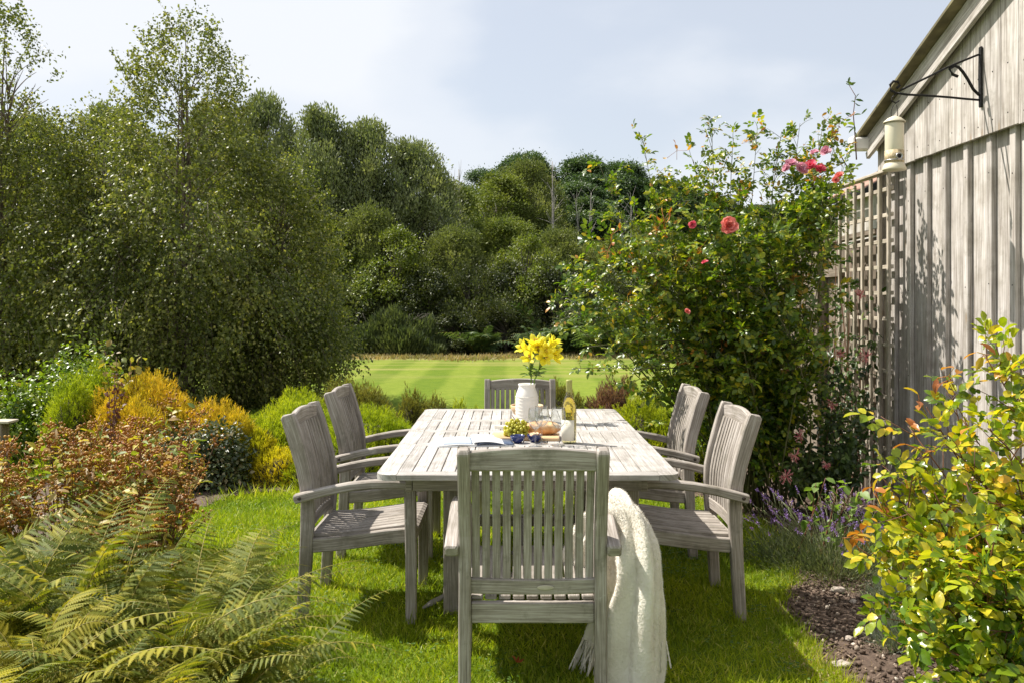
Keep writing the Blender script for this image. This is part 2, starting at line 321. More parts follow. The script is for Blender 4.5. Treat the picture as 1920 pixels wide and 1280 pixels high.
s2=nd(nt,'Math',operation='MULTIPLY'); s2.inputs[1].default_value=2*math.pi/1.15; L.new(sm.outputs[0],s2.inputs[0]); s3=nd(nt,'Math',operation='SINE'); L.new(s2.outputs[0],s3.inputs[0])
s4=nd(nt,'MapRange'); s4.inputs[1].default_value=-.55; s4.inputs[2].default_value=.55; s4.interpolation_type='SMOOTHSTEP'; L.new(s3.outputs[0],s4.inputs[0])
far=nd(nt,'MapRange'); far.inputs[1].default_value=8; far.inputs[2].default_value=10; L.new(sp.outputs[1],far.inputs[0])
n2=nd(nt,'TexNoise'); n2.inputs['Scale'].default_value=7; n2.inputs['Detail'].default_value=8; n2.inputs['Roughness'].default_value=.75; L.new(tc.outputs['Object'],n2.inputs[0])
r1=ramp(nt,[(.3,(.075,.13,.006)),(.7,(.135,.19,.011))]); r2=ramp(nt,[(.3,(.115,.17,.012)),(.7,(.20,.245,.028))]); L.new(n2.outputs[0],r1.inputs[0]); L.new(n2.outputs[0],r2.inputs[0])
c1=mixc(nt,s4.outputs[0],r1.outputs[0],r2.outputs[0])
# dry patches on the far lawn
mp=nd(nt,'Mapping'); mp.inputs['Scale'].default_value=(.22,1.1,1); mp.inputs['Location'].default_value=(1.7,.3,0); L.new(tc.outputs['Object'],mp.inputs[0])
n3=nd(nt,'TexNoise'); n3.inputs['Scale'].default_value=1; n3.inputs['Detail'].default_value=5; L.new(mp.outputs[0],n3.inputs[0])
r3=ramp(nt,[(.46,(0,0,0)),(.64,(.5,.5,.5))]); L.new(n3.outputs[0],r3.inputs[0])
fy=nd(nt,'MapRange'); fy.inputs[1].default_value=15; fy.inputs[2].default_value=19; L.new(sp.outputs[1],fy.inputs[0])
dm=nd(nt,'Math',operation='MULTIPLY'); L.new(r3.outputs[0],dm.inputs[0]); L.new(fy.outputs[0],dm.inputs[1])
c2=mixc(nt,dm.outputs[0],c1,(.33,.27,.10))
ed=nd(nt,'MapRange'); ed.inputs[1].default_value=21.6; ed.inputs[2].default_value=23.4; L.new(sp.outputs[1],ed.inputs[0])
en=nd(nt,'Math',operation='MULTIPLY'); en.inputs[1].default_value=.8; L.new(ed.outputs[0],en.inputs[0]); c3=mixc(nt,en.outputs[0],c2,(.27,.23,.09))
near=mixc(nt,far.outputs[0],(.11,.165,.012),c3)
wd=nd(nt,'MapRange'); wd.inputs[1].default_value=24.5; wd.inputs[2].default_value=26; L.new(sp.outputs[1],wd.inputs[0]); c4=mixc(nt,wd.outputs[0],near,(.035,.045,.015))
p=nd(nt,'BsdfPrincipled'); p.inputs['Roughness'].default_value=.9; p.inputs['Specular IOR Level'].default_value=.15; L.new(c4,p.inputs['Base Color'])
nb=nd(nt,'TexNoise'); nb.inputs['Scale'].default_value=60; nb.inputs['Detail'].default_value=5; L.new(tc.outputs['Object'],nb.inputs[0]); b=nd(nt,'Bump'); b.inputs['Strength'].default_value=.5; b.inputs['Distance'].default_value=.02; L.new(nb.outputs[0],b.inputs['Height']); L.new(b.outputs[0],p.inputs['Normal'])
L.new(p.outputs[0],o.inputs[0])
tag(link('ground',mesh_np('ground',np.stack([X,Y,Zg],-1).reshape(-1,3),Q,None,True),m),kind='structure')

# soil beds
m,nt,o=new_mat('garden soil'); L=nt.links; tc=nd(nt,'TexCoord')
n1=nd(nt,'TexNoise'); n1.inputs['Scale'].default_value=22; n1.inputs['Detail'].default_value=10; n1.inputs['Roughness'].default_value=.75; L.new(tc.outputs['Object'],n1.inputs[0])
r=ramp(nt,[(.3,(.05,.032,.022)),(.55,(.13,.088,.062)),(.72,(.24,.18,.135))]); L.new(n1.outputs[0],r.inputs[0])
p=nd(nt,'BsdfPrincipled'); p.inputs['Roughness'].default_value=.95; L.new(r.outputs[0],p.inputs['Base Color'])
b=nd(nt,'Bump'); b.inputs['Strength'].default_value=.9; b.inputs['Distance'].default_value=.02; L.new(n1.outputs[0],b.inputs['Height']); L.new(b.outputs[0],p.inputs['Normal']); L.new(p.outputs[0],o.inputs[0]); M['soil']=m
def soil(name,x0,x1,y0,y1,st,mask,amp):
    xs=np.arange(x0,x1,st); ys=np.arange(y0,y1,st); X,Y=rows(ys,xs)
    P=np.stack([X.ravel(),Y.ravel(),X.ravel()*0],-1)
    Z=ground(Y)+.012+(amp*(.6*wave(P,9)+.5*wave(P,31,2)+.45*wave(P,77,1)+.25*R.normal(size=len(P))).reshape(X.shape))
    Z=np.maximum(Z,ground(Y)+.005)
    ny,nx=X.shape; I=np.arange(ny-1)[:,None]*nx+np.arange(nx-1)[None]; Q=np.stack([I,I+1,I+nx+1,I+nx],-1).reshape(-1,4)
    cx=X.ravel()[Q].mean(1); cy=Y.ravel()[Q].mean(1); Q=Q[mask(cx,cy)]
    used,inv=np.unique(Q,return_inverse=True); V=np.stack([X.ravel(),Y.ravel(),Z.ravel()],-1)[used]
    return tag(link(name,mesh_np(name,V,inv.reshape(-1,4),None,True),M['soil']),kind='structure')
soil('soil_bed',1.1,2.75,1.2,7.4,.022,in_right_bed,.012)
soil('heather_bed',-4.1,3.4,3.4,9.1,.05,in_left_bed,.02)
# crumbs and chips of mulch on the soil
b=NB(); n=9000; P=np.stack([R.uniform(1.15,2.65,n),R.uniform(2.8,7,n),np.zeros(n)],-1); P=P[in_right_bed(P[:,0]-.02,P[:,1])]; P[:,2]=ground(P[:,1])+.018
V,T=ICO0; s=R.uniform(.003,.011,(len(P),1))*R.uniform(.6,1.4,(len(P),3)); balls(b,(V,T),P,s)
n=1500; P=np.stack([R.uniform(1.15,2.65,n),R.uniform(2.8,7,n),np.zeros(n)],-1); P=P[in_right_bed(P[:,0]-.02,P[:,1])]; P[:,2]=ground(P[:,1])+.024; D=rdir(len(P)); D[:,2]*=.15
scatter(b,DIAMOND,P,D,np.array([0,0,1.])+.3*rdir(len(P)),R.uniform(.015,.05,len(P)),R.uniform(.006,.018,len(P)))
m=leaf_mat('soil crumbs',[(0,(.06,.04,.025)),(.6,(.12,.08,.055)),(.92,(.24,.18,.13)),(1,(.5,.44,.36))],rough=.9,trans=0.0,clump=0)
tag(b.build('soil_crumbs',m),kind='stuff')
def stone(loc,s,label,col=(.52,.44,.36)):
    b=NB(); V,T=ICO2; V=V*(1+.30*wave(V*1.,3.2,random.random()*9)[:,None]+.10*R.normal(size=(len(V),1)))*np.array(s)*.72; b.add(V,T)
    tag(b.build('stone',M['stone'],None,loc),label,'stone','pale stones on the soil')
M['stone']=plain('pale flint',(.42,.36,.30),.85,var=.35,scale=25,bump=.6)
stone(at(1578,1256,3.36)*[1,1,0]+[0,0,.022],(.045,.03,.022),'larger pale stone on the soil near the bottom of the picture')
stone(at(1572,1113,4.22)*[1,1,0]+[0,0,.025],(.05,.03,.022),'pale stone on the soil below the lavender flowers')
stone(at(1600,1133,4.08)*[1,1,0]+[0,0,.018],(.03,.02,.014),'small pale stone beside the larger one under the lavender')
stone(at(1592,1205,3.63)*[1,1,0]+[0,0,.018],(.025,.02,.015),'small grey stone at the edge of the dry grass patch')

# grass
G=[(0,(.19,.25,.010)),(.45,(.26,.33,.014)),(.8,(.35,.40,.022)),(.95,(.48,.46,.06)),(1,(.58,.50,.18))]
M['grass']=leaf_mat('lawn blades',G,rough=.5,trans=.42,tint=(1.25,1.35,.5),spec=.35,clump=.32,cscale=1.3)
def blades(b,P,L0,L1,wd,lean=.45):
    n=len(P); D=R.normal(size=(n,3))*lean; D[:,2]=1
    a=R.uniform(0,2*math.pi,n); N=np.stack([np.cos(a),np.sin(a),np.zeros(n)],-1)
    P=P.copy(); P[:,2]=ground(P[:,1])-.002
    scatter(b,BLADE,P,D,N,R.uniform(L0,L1,n),wd*R.uniform(.6,1.3,n))
def field(n,y0,y1,pad=.4):
    y=R.uniform(y0,y1,n*2); x=R.uniform(-1,1,n*2)*(.62*y1+pad); k=np.abs(x)<.61*y+pad; return np.stack([x[k],y[k],0*x[k]],-1)[:n]
b=NB()
P=field(150000,2.9,4.9); k=~in_right_bed(P[:,0]+.03*R.normal(size=len(P)),P[:,1])&~((P[:,0]<-1.75)&(P[:,1]<3.4)); P=P[k]
h=.5+.5*wave(P,3.1); P=P[R.rand(len(P))<.65+.35*h]; blades(b,P,.018,.052,.0042,.6)
P=field(120000,4.9,7.6); k=~in_right_bed(P[:,0],P[:,1])&~in_left_bed(P[:,0],P[:,1]); P=P[k]; blades(b,P,.02,.058,.006,.6)
# longer tufts round the legs and the bed edges
def tufts(b,cs,n,r,L0,L1,wd):
    for c in cs:
        P=np.array([c[0],c[1],0])+R.normal(size=(n,3))*r; P[:,2]=0; blades(b,P,L0,L1,wd,.35)
ez=np.arange(3.1,5.2,.05); tufts(b,[(edge_x(z)-.02,z) for z in ez],28,.03,.04,.085,.004)
xs_=np.arange(-2.5,.3,.09); tufts(b,[(x,left_edge(x)-.06) for x in xs_],28,.05,.05,.13,.006)
tufts(b,[(R.uniform(-1.9,1.4),R.uniform(3.1,6.6)) for _ in range(150)],14,.03,.04,.085,.004)
tufts(b,[(-.93,3.87),(-.93,4.38),(-.45,3.87),(-.45,4.38),(1.02,3.87),(1.02,4.38),(.6,3.87),(-.28,4.0),(-.19,3.06),(-.2,3.54),(.34,3.06)],60,.035,.05,.11,.004)
tag(b.build('lawn_grass',M['grass']),kind='stuff')
b=NB(); P=field(90000,9.1,23,3); P=P[R.rand(len(P))<.8]; blades(b,P,.015,.035,.02,.5)
G2=[(0,(.15,.22,.015)),(.5,(.22,.29,.03)),(1,(.30,.34,.05))]
M['grass_far']=leaf_mat('far lawn blades',G2,rough=.6,trans=.4,tint=(1.2,1.25,.5),spec=.3,clump=.2,cscale=.7)
P=field(40000,9.1,12,2)
bb=NB(); blades(bb,P,.02,.045,.012,.6); tag(bb.build('mown_grass',M['grass_far']),kind='stuff')
# rough dry grass at the foot of the wood
b=NB(); n=26000; x=R.uniform(-17,17,n); y=23.0+.35*np.sin(x*.9)+.25*np.sin(x*2.3+1)+R.exponential(.7,n)-R.exponential(.25,n); P=np.stack([x,y,0*x],-1); P=P[(wave(P,1.1)+R.normal(size=n)*.3)>-.35]; blades(b,P,.04,.15,.03,.5)
M['rough']=leaf_mat('dry rough grass',[(0,(.20,.19,.05)),(.4,(.30,.25,.10)),(.8,(.42,.33,.17)),(1,(.22,.27,.05))],rough=.7,trans=.35,tint=(1.2,1.1,.7),clump=.35,cscale=.9)
tag(b.build('rough_grass',M['rough']),kind='stuff')
b=NB()
for _ in range(70):
    c=np.array([R.uniform(-2.0,1.5),R.uniform(3.1,6.8),0]); n=R.randint(15,60); P=c+R.normal(size=(n,3))*[.07,.07,0]; P=P[~in_right_bed(P[:,0],P[:,1])&~in_left_bed(P[:,0],P[:,1])]; P[:,2]=ground(P[:,1])+R.uniform(.012,.035,len(P))
    for k in range(3): a=2.1*k+R.uniform(0,6.28,len(P)); scatter(b,OVAL,P,np.stack([np.cos(a),np.sin(a),.25+0*a],-1),np.array([0,0,1.])+.25*rdir(len(P)),.011,.013)
tag(b.build('clover',leaf_mat('clover leaves',[(0,(.06,.13,.02)),(.8,(.11,.20,.03)),(1,(.35,.33,.08))],rough=.5,trans=.35,clump=0)),kind='stuff')
# straw coloured bare patch at the corner of the bed
b=NB(); P=np.array([1.27,3.42,0])+R.normal(size=(2600,3))*[.07,.12,0]; blades(b,P,.01,.035,.004,1.6)
M['straw']=leaf_mat('straw',[(0,(.42,.30,.16)),(1,(.68,.54,.34))],rough=.7,trans=.2,clump=0); tag(b.build('dry_grass',M['straw']),kind='stuff')

# ------------------------------------------------------------------ furniture
CH='weathered teak armchairs round the table'
PATH=[(0,-.022),(.12,-.014),(.25,-.006),(.38,0),(.46,.004),(.54,.006),(.62,.0),(.70,-.016),(.78,-.038),(.86,-.062),(.925,-.084)]
def py(h): return float(np.interp(h,[p[0] for p in PATH],[p[1] for p in PATH]))
def make_chair():
    r=empty('garden_armchair')
    for s in (-1,1):
        m=MB(); pts=[(s*.243,y,h) for h,y in PATH]; dep=[.050,.052,.054,.056,.060,.062,.062,.062,.064,.066,.062]
        d0=[.044]*len(pts)
        
        for yy,hh,dd,ww in ((-.0875,.933,.057,.0435),(-.0885,.9385,.046,.041)): pts.append((s*.243,yy,hh)); dep.append(dd); d0.append(ww)
        m.sweep(pts,d0,dep,(1,0,0),.005); m.build('leg',M['teak'],r)
        m=MB(); m.sweep([(s*.262,.475,0),(s*.262,.475,.3),(s*.262,.47,.612)],.045,[.046,.050,.052],(1,0,0),.004); m.build('leg',M['teak'],r)
        m=MB(); hs=[(-.045,.566),(.02,.583),(.10,.603),(.2,.622),(.3,.633),(.4,.635),(.48,.628),(.535,.612)]
        m.sweep([(s*.289,y,h) for y,h in hs],[.050,.05,.05,.052,.056,.058,.056,.044],[.040,.04,.038,.037,.036,.036,.034,.026],(1,0,0),.006)
        a=m.build('armrest',M['teak'],r)
        b=NB(); tube(b,[(s*.3135,-.018,.574),(s*.3165,-.018,.574)],.0085,10); b.build('bolt_plug',M['plug'],a)
        m=MB(); hs=[(.022,.345),(.12,.352),(.25,.369),(.36,.384),(.452,.392)]
        m.sweep([(s*.238,y,h) for y,h in hs],.030,[.064]*5,(1,0,0),.004); m.build('seat_rail',M['teak'],r)
    m=MB(); m.beam((-.221,.004,.338),(.221,.004,.338),.030,.074,(0,1,0),.004); m.build('seat_rail',M['teak'],r)
    m=MB(); m.beam((-.240,.478,.383),(.240,.478,.383),.028,.060,(0,1,0),.004); m.build('seat_rail',M['teak'],r)
    m=MB()
    for i in range(9):
        x=-.200+i*.05; m.sweep([(x,.016,.384),(x,.10,.387),(x,.22,.397),(x,.34,.414),(x,.44,.428),(x,.485,.430),(x,.503,.420)],.041,.016,(1,0,0),.003)
    m.build('seat',M['teak'],r)
    m=MB()
    for i in range(12):
        x=-.2035+i*.037; hs=np.linspace(.452,.872,9); m.sweep([(x,py(h)+.004-.016*(1-(x/.21)**2),h) for h in hs],.0285,.013,(1,0,0),.002,False)
    m.build('backrest',M['teak'],r)
    m=MB(); xs=np.linspace(-.221,.221,9); m.sweep([(x,py(.9)+.002-.016*(1-(x/.221)**2),.893+.010*(1-(x/.221)**2)) for x in xs],.026,[.070+.012*(1-(x/.221)**2) for x in xs],(0,1,0),.005,False); m.build('top_rail',M['teak'],r)
    m=MB(); m.sweep([(x,py(.43)+.003-.014*(1-(x/.221)**2),.433) for x in xs],.026,[.054]*9,(0,1,0),.004,False); m.build('lower_rail',M['teak'],r)
    return r
M['plug']=plain('dark bolt plug',(.06,.045,.035),.8)
chair=make_chair()
seats=[((.074,3.06,0),0,'grey teak armchair nearest the camera, seen from behind with a cream throw over its arm'),
 ((-.93,4.115,0),-90,'teak armchair left of the table, the nearer of the two, beside the ferns'),
 ((-.945,5.06,0),-90,'teak armchair left of the table, the farther one in front of the heather'),
 ((1.015,4.115,0),90,'pale teak armchair right of the table, the nearer one beside the lavender'),
 ((1.00,5.06,0),90,'pale teak armchair right of the table, the farther one in front of the roses'),
 ((.060,6.32,-.07),180,'teak armchair at the far end of the table behind the white vase')]
for i,(l,rz,lab) in enumerate(seats):
    c=chair if i==0 else copy_tree(chair)
    c.location=l; c.rotation_euler=(0,0,math.radians(rz)); tag(c,lab,'chair',CH)
nearchair=chair
b=NB(); V,T=ICO2; b.add(V*[.030,.0015,.009]+[.045,-.0235,.4335],T); b.build('oval_plate',plain('worn pale oval plate',(.50,.45,.37),.6),chair)

tab=empty('dining_table',(0,0,0),0,'long weathered grey teak extending table with slatted top on the lawn','table')
def tx(x,y): return x+ .065-(y-3.45)*.006
H=.75; TH=.024
Y0,Y1=3.45,5.58
m=MB()   # side borders and cross borders; slats between
def slab(x0,x1,y0,y1,dz=0,axis='y',ch=.0022): 
    m.box(tx(x0,(y0+y1)/2),tx(x1,(y0+y1)/2),y0,y1,H-TH+dz,H+dz,axis,ch)
secs=[(Y0,4.205),(4.209,4.622),(4.626,5.03),(5.034,Y1)]
parts=[]
for k,(a,bb_) in enumerate(secs):
    m=MB(); W=.618
    bw=.085
    ya=a+(.075 if k==0 else .045 if k==3 else .034); yb=bb_-(.075 if k==3 else .045 if k==0 else .034)
    # side stiles
    for s in (-1,1):
        x0,x1=(s*W,s*(W-bw)) if s<0 else (W-bw,W)
        if k in (0,3):
            e=a if k==0 else bb_
            slab(x0,x1,(ya if k==0 else a),(bb_ if k==0 else yb),0,'y')
        else: slab(x0,x1,a,bb_,0,'y')
    xi0,xi1=-W+bw+.0012,W-bw-.0012
    if k==0: slab(-W+.085,W-.085,a,ya-.001,0,'x'); slab(xi0,xi1,yb+.001,bb_,0,'x')
    elif k==3: slab(-W+.085,W-.085,yb+.001,bb_,0,'x'); slab(xi0,xi1,a,ya-.001,0,'x')
    else: slab(xi0,xi1,a,ya-.001,0,'x'); slab(xi0,xi1,yb+.001,bb_,0,'x')
    n=18; pitch=(xi1-xi0+.0045)/n
    for i in range(n):
        x=xi0+i*pitch; slab(x,x+pitch-.0045,ya,yb,0,'y',.0015)
    # rounded corner blocks at the ends
    if k in (0,3):
        for s in (-1,1):
            ye,yi=(a,ya-.001) if k==0 else (bb_,yb+.001); cr_=.058; d=1 if k==0 else -1
            cx,cy=s*(W-cr_),ye+d*cr_
            ol=[(s*(W-.085+.001),ye)]+[(cx+s*cr_*math.sin(t),cy-d*cr_*math.cos(t)) for t in np.linspace(0,math.pi/2,9)]+[(s*W,yi),(s*(W-.085+.001),yi)]
            base=len(m.v)
            for z in (H-TH,H):
                for (x,y) in ol: m.v.append(np.array([tx(x,y),y,z]))
            q=len(ol); area=sum(ol[i][0]*ol[(i+1)%q][1]-ol[(i+1)%q][0]*ol[i][1] for i in range(q))
            top=[base+q+i for i in range(q)]; bot=[base+i for i in range(q)][::-1]
            if area<0: top=top[::-1]; bot=bot[::-1]
            for f in (top,bot):
                m.f.append(tuple(f)); m.uv+=[(m.v[i][1]+9,m.v[i][0]) for i in f]
            for i in range(q):
                j=(i+1)%q; f=(base+i,base+j,base+q+j,base+q+i) if area>0 else (base+j,base+i,base+q+i,base+q+j); m.f.append(f); m.uv+=[(m.v[i_][1]*.2+7,m.v[i_][2]+m.v[i_][0]) for i_ in f]
    m.build('tabletop' if k in (0,3) else 'extension_leaf',M['teak_top'],tab)
m=MB()
for s in (-1,1): m.box(tx(s*.50-.014,4),tx(s*.50+.014,4),3.62,5.45,.645,H-TH-.001,'y')
for y in (3.62,5.45): m.box(tx(-.484,y),tx(.484,y),y-.014,y+.014,.650,H-TH-.001,'x')
for x in (-.3,0,.3): m.box(tx(x-.03,4),tx(x+.03,4),3.66,5.41,.690,H-TH-.001,'y')
m.build('apron',M['teak'],tab)
for y in (3.98,5.08):
    for s in (-1,1):
        m=MB(); m.box(s*.345+.062-.035,s*.345+.062+.035,y-.035,y+.035,-.02 if y<4.5 else -.03,.689,'z',.004); m.build('leg',M['teak'],tab)
    m=MB(); m.box(-.245,.37,y-.028,y+.028,.12,.18,'x',.004); m.build('stretcher',M['teak'],tab)
m=MB(); m.box(.034,.09,4.009,5.051,.125,.175,'y',.004); m.build('stretcher',M['teak'],tab)
# old pale root lying in the grass by the table leg
b=NB(); p=at(822,1142,4.02); tube(b,[(p[0]-.07,3.98,.022),(p[0]-.03,4.0,.04),(p[0]+.01,4.02,.055),(p[0]+.05,4.03,.085)],[.006,.014,.012,.006],8)
tag(b.build('driftwood',M['palebark']),'pale curled stick lying in the grass by the table leg','stick')
# ------------------------------------------------------------------ the wood behind the lawn
def lm(name,a,b_,c,**k): return leaf_mat(name,[(0,a),(.5,b_),(1,c)],**{'tint':(1.3,1.35,.65),**k})
M['willow']=lm('grey green willow leaves',(.115,.140,.050),(.172,.202,.074),(.27,.29,.135),rough=.5,trans=.30,clump=.25,cscale=.7)
M['olive']=lm('olive tree leaves',(.090,.120,.020),(.150,.182,.033),(.22,.25,.055),rough=.6,spec=.25,trans=.30,clump=.3,cscale=.6)
M['olive_grey']=lm('soft olive leaves',(.092,.115,.028),(.150,.176,.045),(.24,.26,.09),rough=.55,spec=.3,trans=.32,clump=.3,cscale=.6)
M['dark']=lm('dark round tree leaves',(.045,.080,.028),(.072,.118,.038),(.11,.165,.055),rough=.5,trans=.28,clump=.25,cscale=.5)
M['bright']=lm('yellow green leaves',(.09,.125,.014),(.14,.175,.022),(.21,.24,.04),rough=.45,trans=.38,clump=.25,cscale=.8)
M['scrub']=lm('dark scrub leaves',(.025,.038,.010),(.06,.075,.018),(.12,.135,.03),rough=.5,trans=.25,clump=.4,cscale=1.1)
M['gorse']=lm('gorse needles',(.04,.06,.02),(.085,.11,.035),(.14,.165,.06),rough=.6,trans=.25,clump=.3,cscale=1.5)
M['bracken']=lm('bracken fronds',(.045,.08,.022),(.08,.125,.035),(.13,.18,.06),rough=.5,trans=.3,clump=.3,cscale=1.2)
def crown_mesh(name, H, Rr, nclump, per, size, style, base=.12, seed=0):
    """clumps spread through an egg-shaped volume; leaves over each clump's shell, limbs reaching into the clumps"""
    global R
    keep=R; R=np.random.RandomState(100+seed)
    u=R.rand(nclump); z=base+(1-base)*u**.8
    prof=np.interp(z,[0,.12,.35,.6,.82,1],[.55,.85,1,.92,.62,.15]); a=R.uniform(0,2*math.pi,nclump); rr=np.sqrt(R.uniform(.12,1,nclump))*prof*Rr
    Cc=np.stack([rr*np.cos(a),rr*np.sin(a),z*H*.93],-1); Cc[:,:2]*=(1+.16*np.sin(a*3+seed))[:,None]
    cr=R.uniform(*(( .20,.38) if style=='round' else (.13,.27)),nclump)*Rr*(1.12-.4*z)
    b=NB()
    for c,r in zip(Cc,cr):
        n=int(per*(r/(.17*Rr))**2); d=rdir(n); 
        if style!='feather': d[:,2]=np.where((d[:,2]<-.2)&(R.rand(n)<.6),-d[:,2],d[:,2])
        rad=r*(R.uniform(.35,1.14,n))[:,None]
        sc=np.array([1.1,1.1,.9]) if style=='round' else np.array([.8,.8,1.35]) if style=='feather' else np.array([1.,1.,1.])
        P=c+d*rad*sc
        k=(wave(P,5.5/Rr*3,seed)>-.40); P=P[k]; d=d[k]; n=len(P)
        if n==0: continue
        if style=='feather': D=unit(d*.6+np.array([0,0,.9])+.6*rdir(n)); N=unit(d+.7*rdir(n))
        else: N=unit(d*.6+np.array([0,0,.8])+.65*rdir(n)); D=unit(d+.8*rdir(n)+np.array([0,0,-.25]))
        scatter(b,DIAMOND,P,D,N,R.uniform(.7,1.4,n)*size,R.uniform(.8,1.4,n)*size*(.55 if style=='feather' else .9))
    # loose sprigs breaking the outline
    n=nclump*36; i=R.randint(0,nclump,n); d=rdir(n); d[:,2]=np.abs(d[:,2]); P=Cc[i]+d*cr[i][:,None]*R.uniform(.9,1.55,n)[:,None]
    scatter(b,DIAMOND,P,d+.5*rdir(n),rdir(n),R.uniform(.6,1.2,n)*size,R.uniform(.5,.9,n)*size)
    me=mesh_np(name,np.concatenate(b.V),np.concatenate(b.T),{'t':np.concatenate(b.A)})
    t=NB(); tube(t,[(0,0,-.3),(.03*Rr,0,H*.2),(-.02*Rr,.03*Rr,H*.45),(0,0,H*.72)],[.030*H,.024*H,.016*H,.006*H],7)
    for c in Cc[::max(1,nclump//26)]:
        z0=min(c[2]*.55,H*.5)+.02*H; tube(t,curve((0,0,z0),c,.05,6,.06),np.linspace(.011*H,.002*H,6),5)
    mt=mesh_np(name+' trunk',np.concatenate(t.V),np.concatenate(t.T),{'t':np.concatenate(t.A)})
    R=keep
    return me,mt,H,Rr
PR={}
for k,(mat,H,Rr,nc,per,size,style,base) in {
 'willow':('willow',8,2.9,125,290,.14,'feather',.04),'willow_b':('willow',8,2.9,130,280,.14,'feather',.04),
 'olive':('olive',7,2.9,90,230,.13,'mid',.04),'olive_b':('olive_grey',7,3.0,120,270,.135,'feather',.03),
 'dark':('dark',9,4.0,70,560,.19,'round',.15),'dark_b':('dark',9,4.0,75,540,.19,'round',.15),
 'bright':('bright',5,2.4,60,190,.105,'mid',.05),'scrub':('scrub',3,1.8,46,200,.085,'mid',.02),'scrub_b':('scrub',3,1.8,50,200,.085,'feather',.02)}.items():
    cm,tm,H_,R_=crown_mesh(k+' crown',H,Rr,nc,per,size,style,base,sum(map(ord,k)))
    cm.materials.append(M[mat]); tm.materials.append(M['bark']); PR[k]=(cm,tm,H_,R_)
def tree(kind, px, top, Z, wpx, label, cat='tree', group='trees of the wood beyond the lawn', name=None, rz=None):
    cm,tm,H_,R_=PR[kind]; x=(px-960)/F*Z; g=float(ground(Z))-.1
    Ht=CZ+(565-top)/F*Z-g; sxy=wpx/F*Z/2/R_
    e=empty(name or 'woodland_tree',(x,Z,g),random.uniform(0,6.28) if rz is None else rz,label,cat,group)
    o=link('crown',cm,None,e); t=link('trunk',tm,None,e); e.scale=(sxy,sxy,Ht/H_)
    return e
T=[ # kind, px, top, Z, width px
 ('willow',-110,190,31,300,'leafy grey-green tree of the wood at the far left edge'),
 ('willow_b',60,215,34,260,'grey-green tree of the wood behind the leftmost birch'),
 ('willow',215,195,33,300,'grey-green tree rising behind the gap between the two birches'),
 ('willow_b',400,195,32,300,'grey-green tree of the wood directly behind the tall birch top'),
 ('willow',498,172,31,230,'grey-green tree showing just right of the birch top'),
 ('willow_b',602,200,30,250,'tall feathery grey-green tree with the highest tip right of the birch'),
 ('willow',690,222,30.5,270,'feathery grey-green tree second right of the birch'),
 ('willow_b',775,262,31,250,'feathery grey-green tree where the tall group slopes down to the right'),
 ('olive',850,335,36,180,'olive tree in the dip between the tall grey-green trees and the dark ones'),
 ('olive_b',690,385,27.5,210,'yellowish olive tree under the tall grey-green group'),
 ('olive',600,400,27,190,'olive tree at the edge of the birch crown'),
 ('bright',735,425,26.6,200,'sunlit yellow-green tree in the middle of the wood edge'),
 ('olive_b',850,425,28,220,'olive green tree low in the wood left of the lilies'),
 ('olive',955,398,30,210,'olive tree with a pointed sunlit top above the lilies'),
 ('olive_b',1050,428,29,220,'olive tree to the right above the lilies'),
 ('bright',985,440,27,170,'yellow-green bushy tree above the lilies'),
 ('olive',1145,440,29.5,220,'olive tree of the wood edge just left of the rose bush'),
 ('olive_b',1240,430,30,220,'olive tree of the wood seen through the left part of the rose bush'),
 ('bright',1205,415,33,150,'yellow-green tree half hidden by the rose bush'),
 ('olive',1340,425,30,230,'olive tree of the wood behind the middle of the rose bush'),
 ('olive_b',1450,420,31,240,'olive tree of the wood behind the right of the rose bush'),
 ('olive',1570,420,30,240,'olive tree of the wood behind the trellis'),
 ('olive_b',1690,420,31,260,'olive tree of the wood behind the shed corner'),
 ('olive',930,318,45,210,'tall olive tree left of the dark rounded trees on the hill'),
 ('olive_b',990,300,47,200,'tall olive tree against the first dark rounded tree on the hill'),
 ('dark',905,318,58,140,'dark rounded tree at the left end of the hilltop group'),
 ('dark_b',985,288,60,170,'dark rounded tree at the top of the hilltop group'),
 ('dark',1085,294,59,190,'dark rounded tree in the middle of the hilltop group'),
 ('dark_b',1165,306,61,170,'dark rounded tree right of the middle of the hilltop group'),
 ('dark',1100,345,51,200,'lighter rounded dark tree in front of the hilltop group'),
 ('dark_b',1245,340,60,190,'dark rounded tree on the hill behind the rose spray'),
 ('dark',1330,368,62,180,'dark rounded tree on the hill behind the rose bush'),
 ('dark_b',1440,385,62,200,'dark rounded tree on the hill far right of the group'),
 ('dark',1560,385,62,220,'dark rounded tree on the hill behind the trellis top'),
 ('olive_b',520,330,29,180,'olive tree behind the right half of the tall birch'),
 ('olive',430,360,29,220,'olive tree behind the middle of the tall birch'),
 ('olive_b',260,340,30,240,'olive tree behind the left half of the tall birch'),
 ('olive',90,360,30,260,'olive tree behind the leftmost birch foot'),
 ('olive_b',-60,360,30,260,'olive tree at the left edge of the picture behind the birch'),
]
for k,px,top,Z,wp,lab in T: tree(k,px,top,Z,wp,lab)
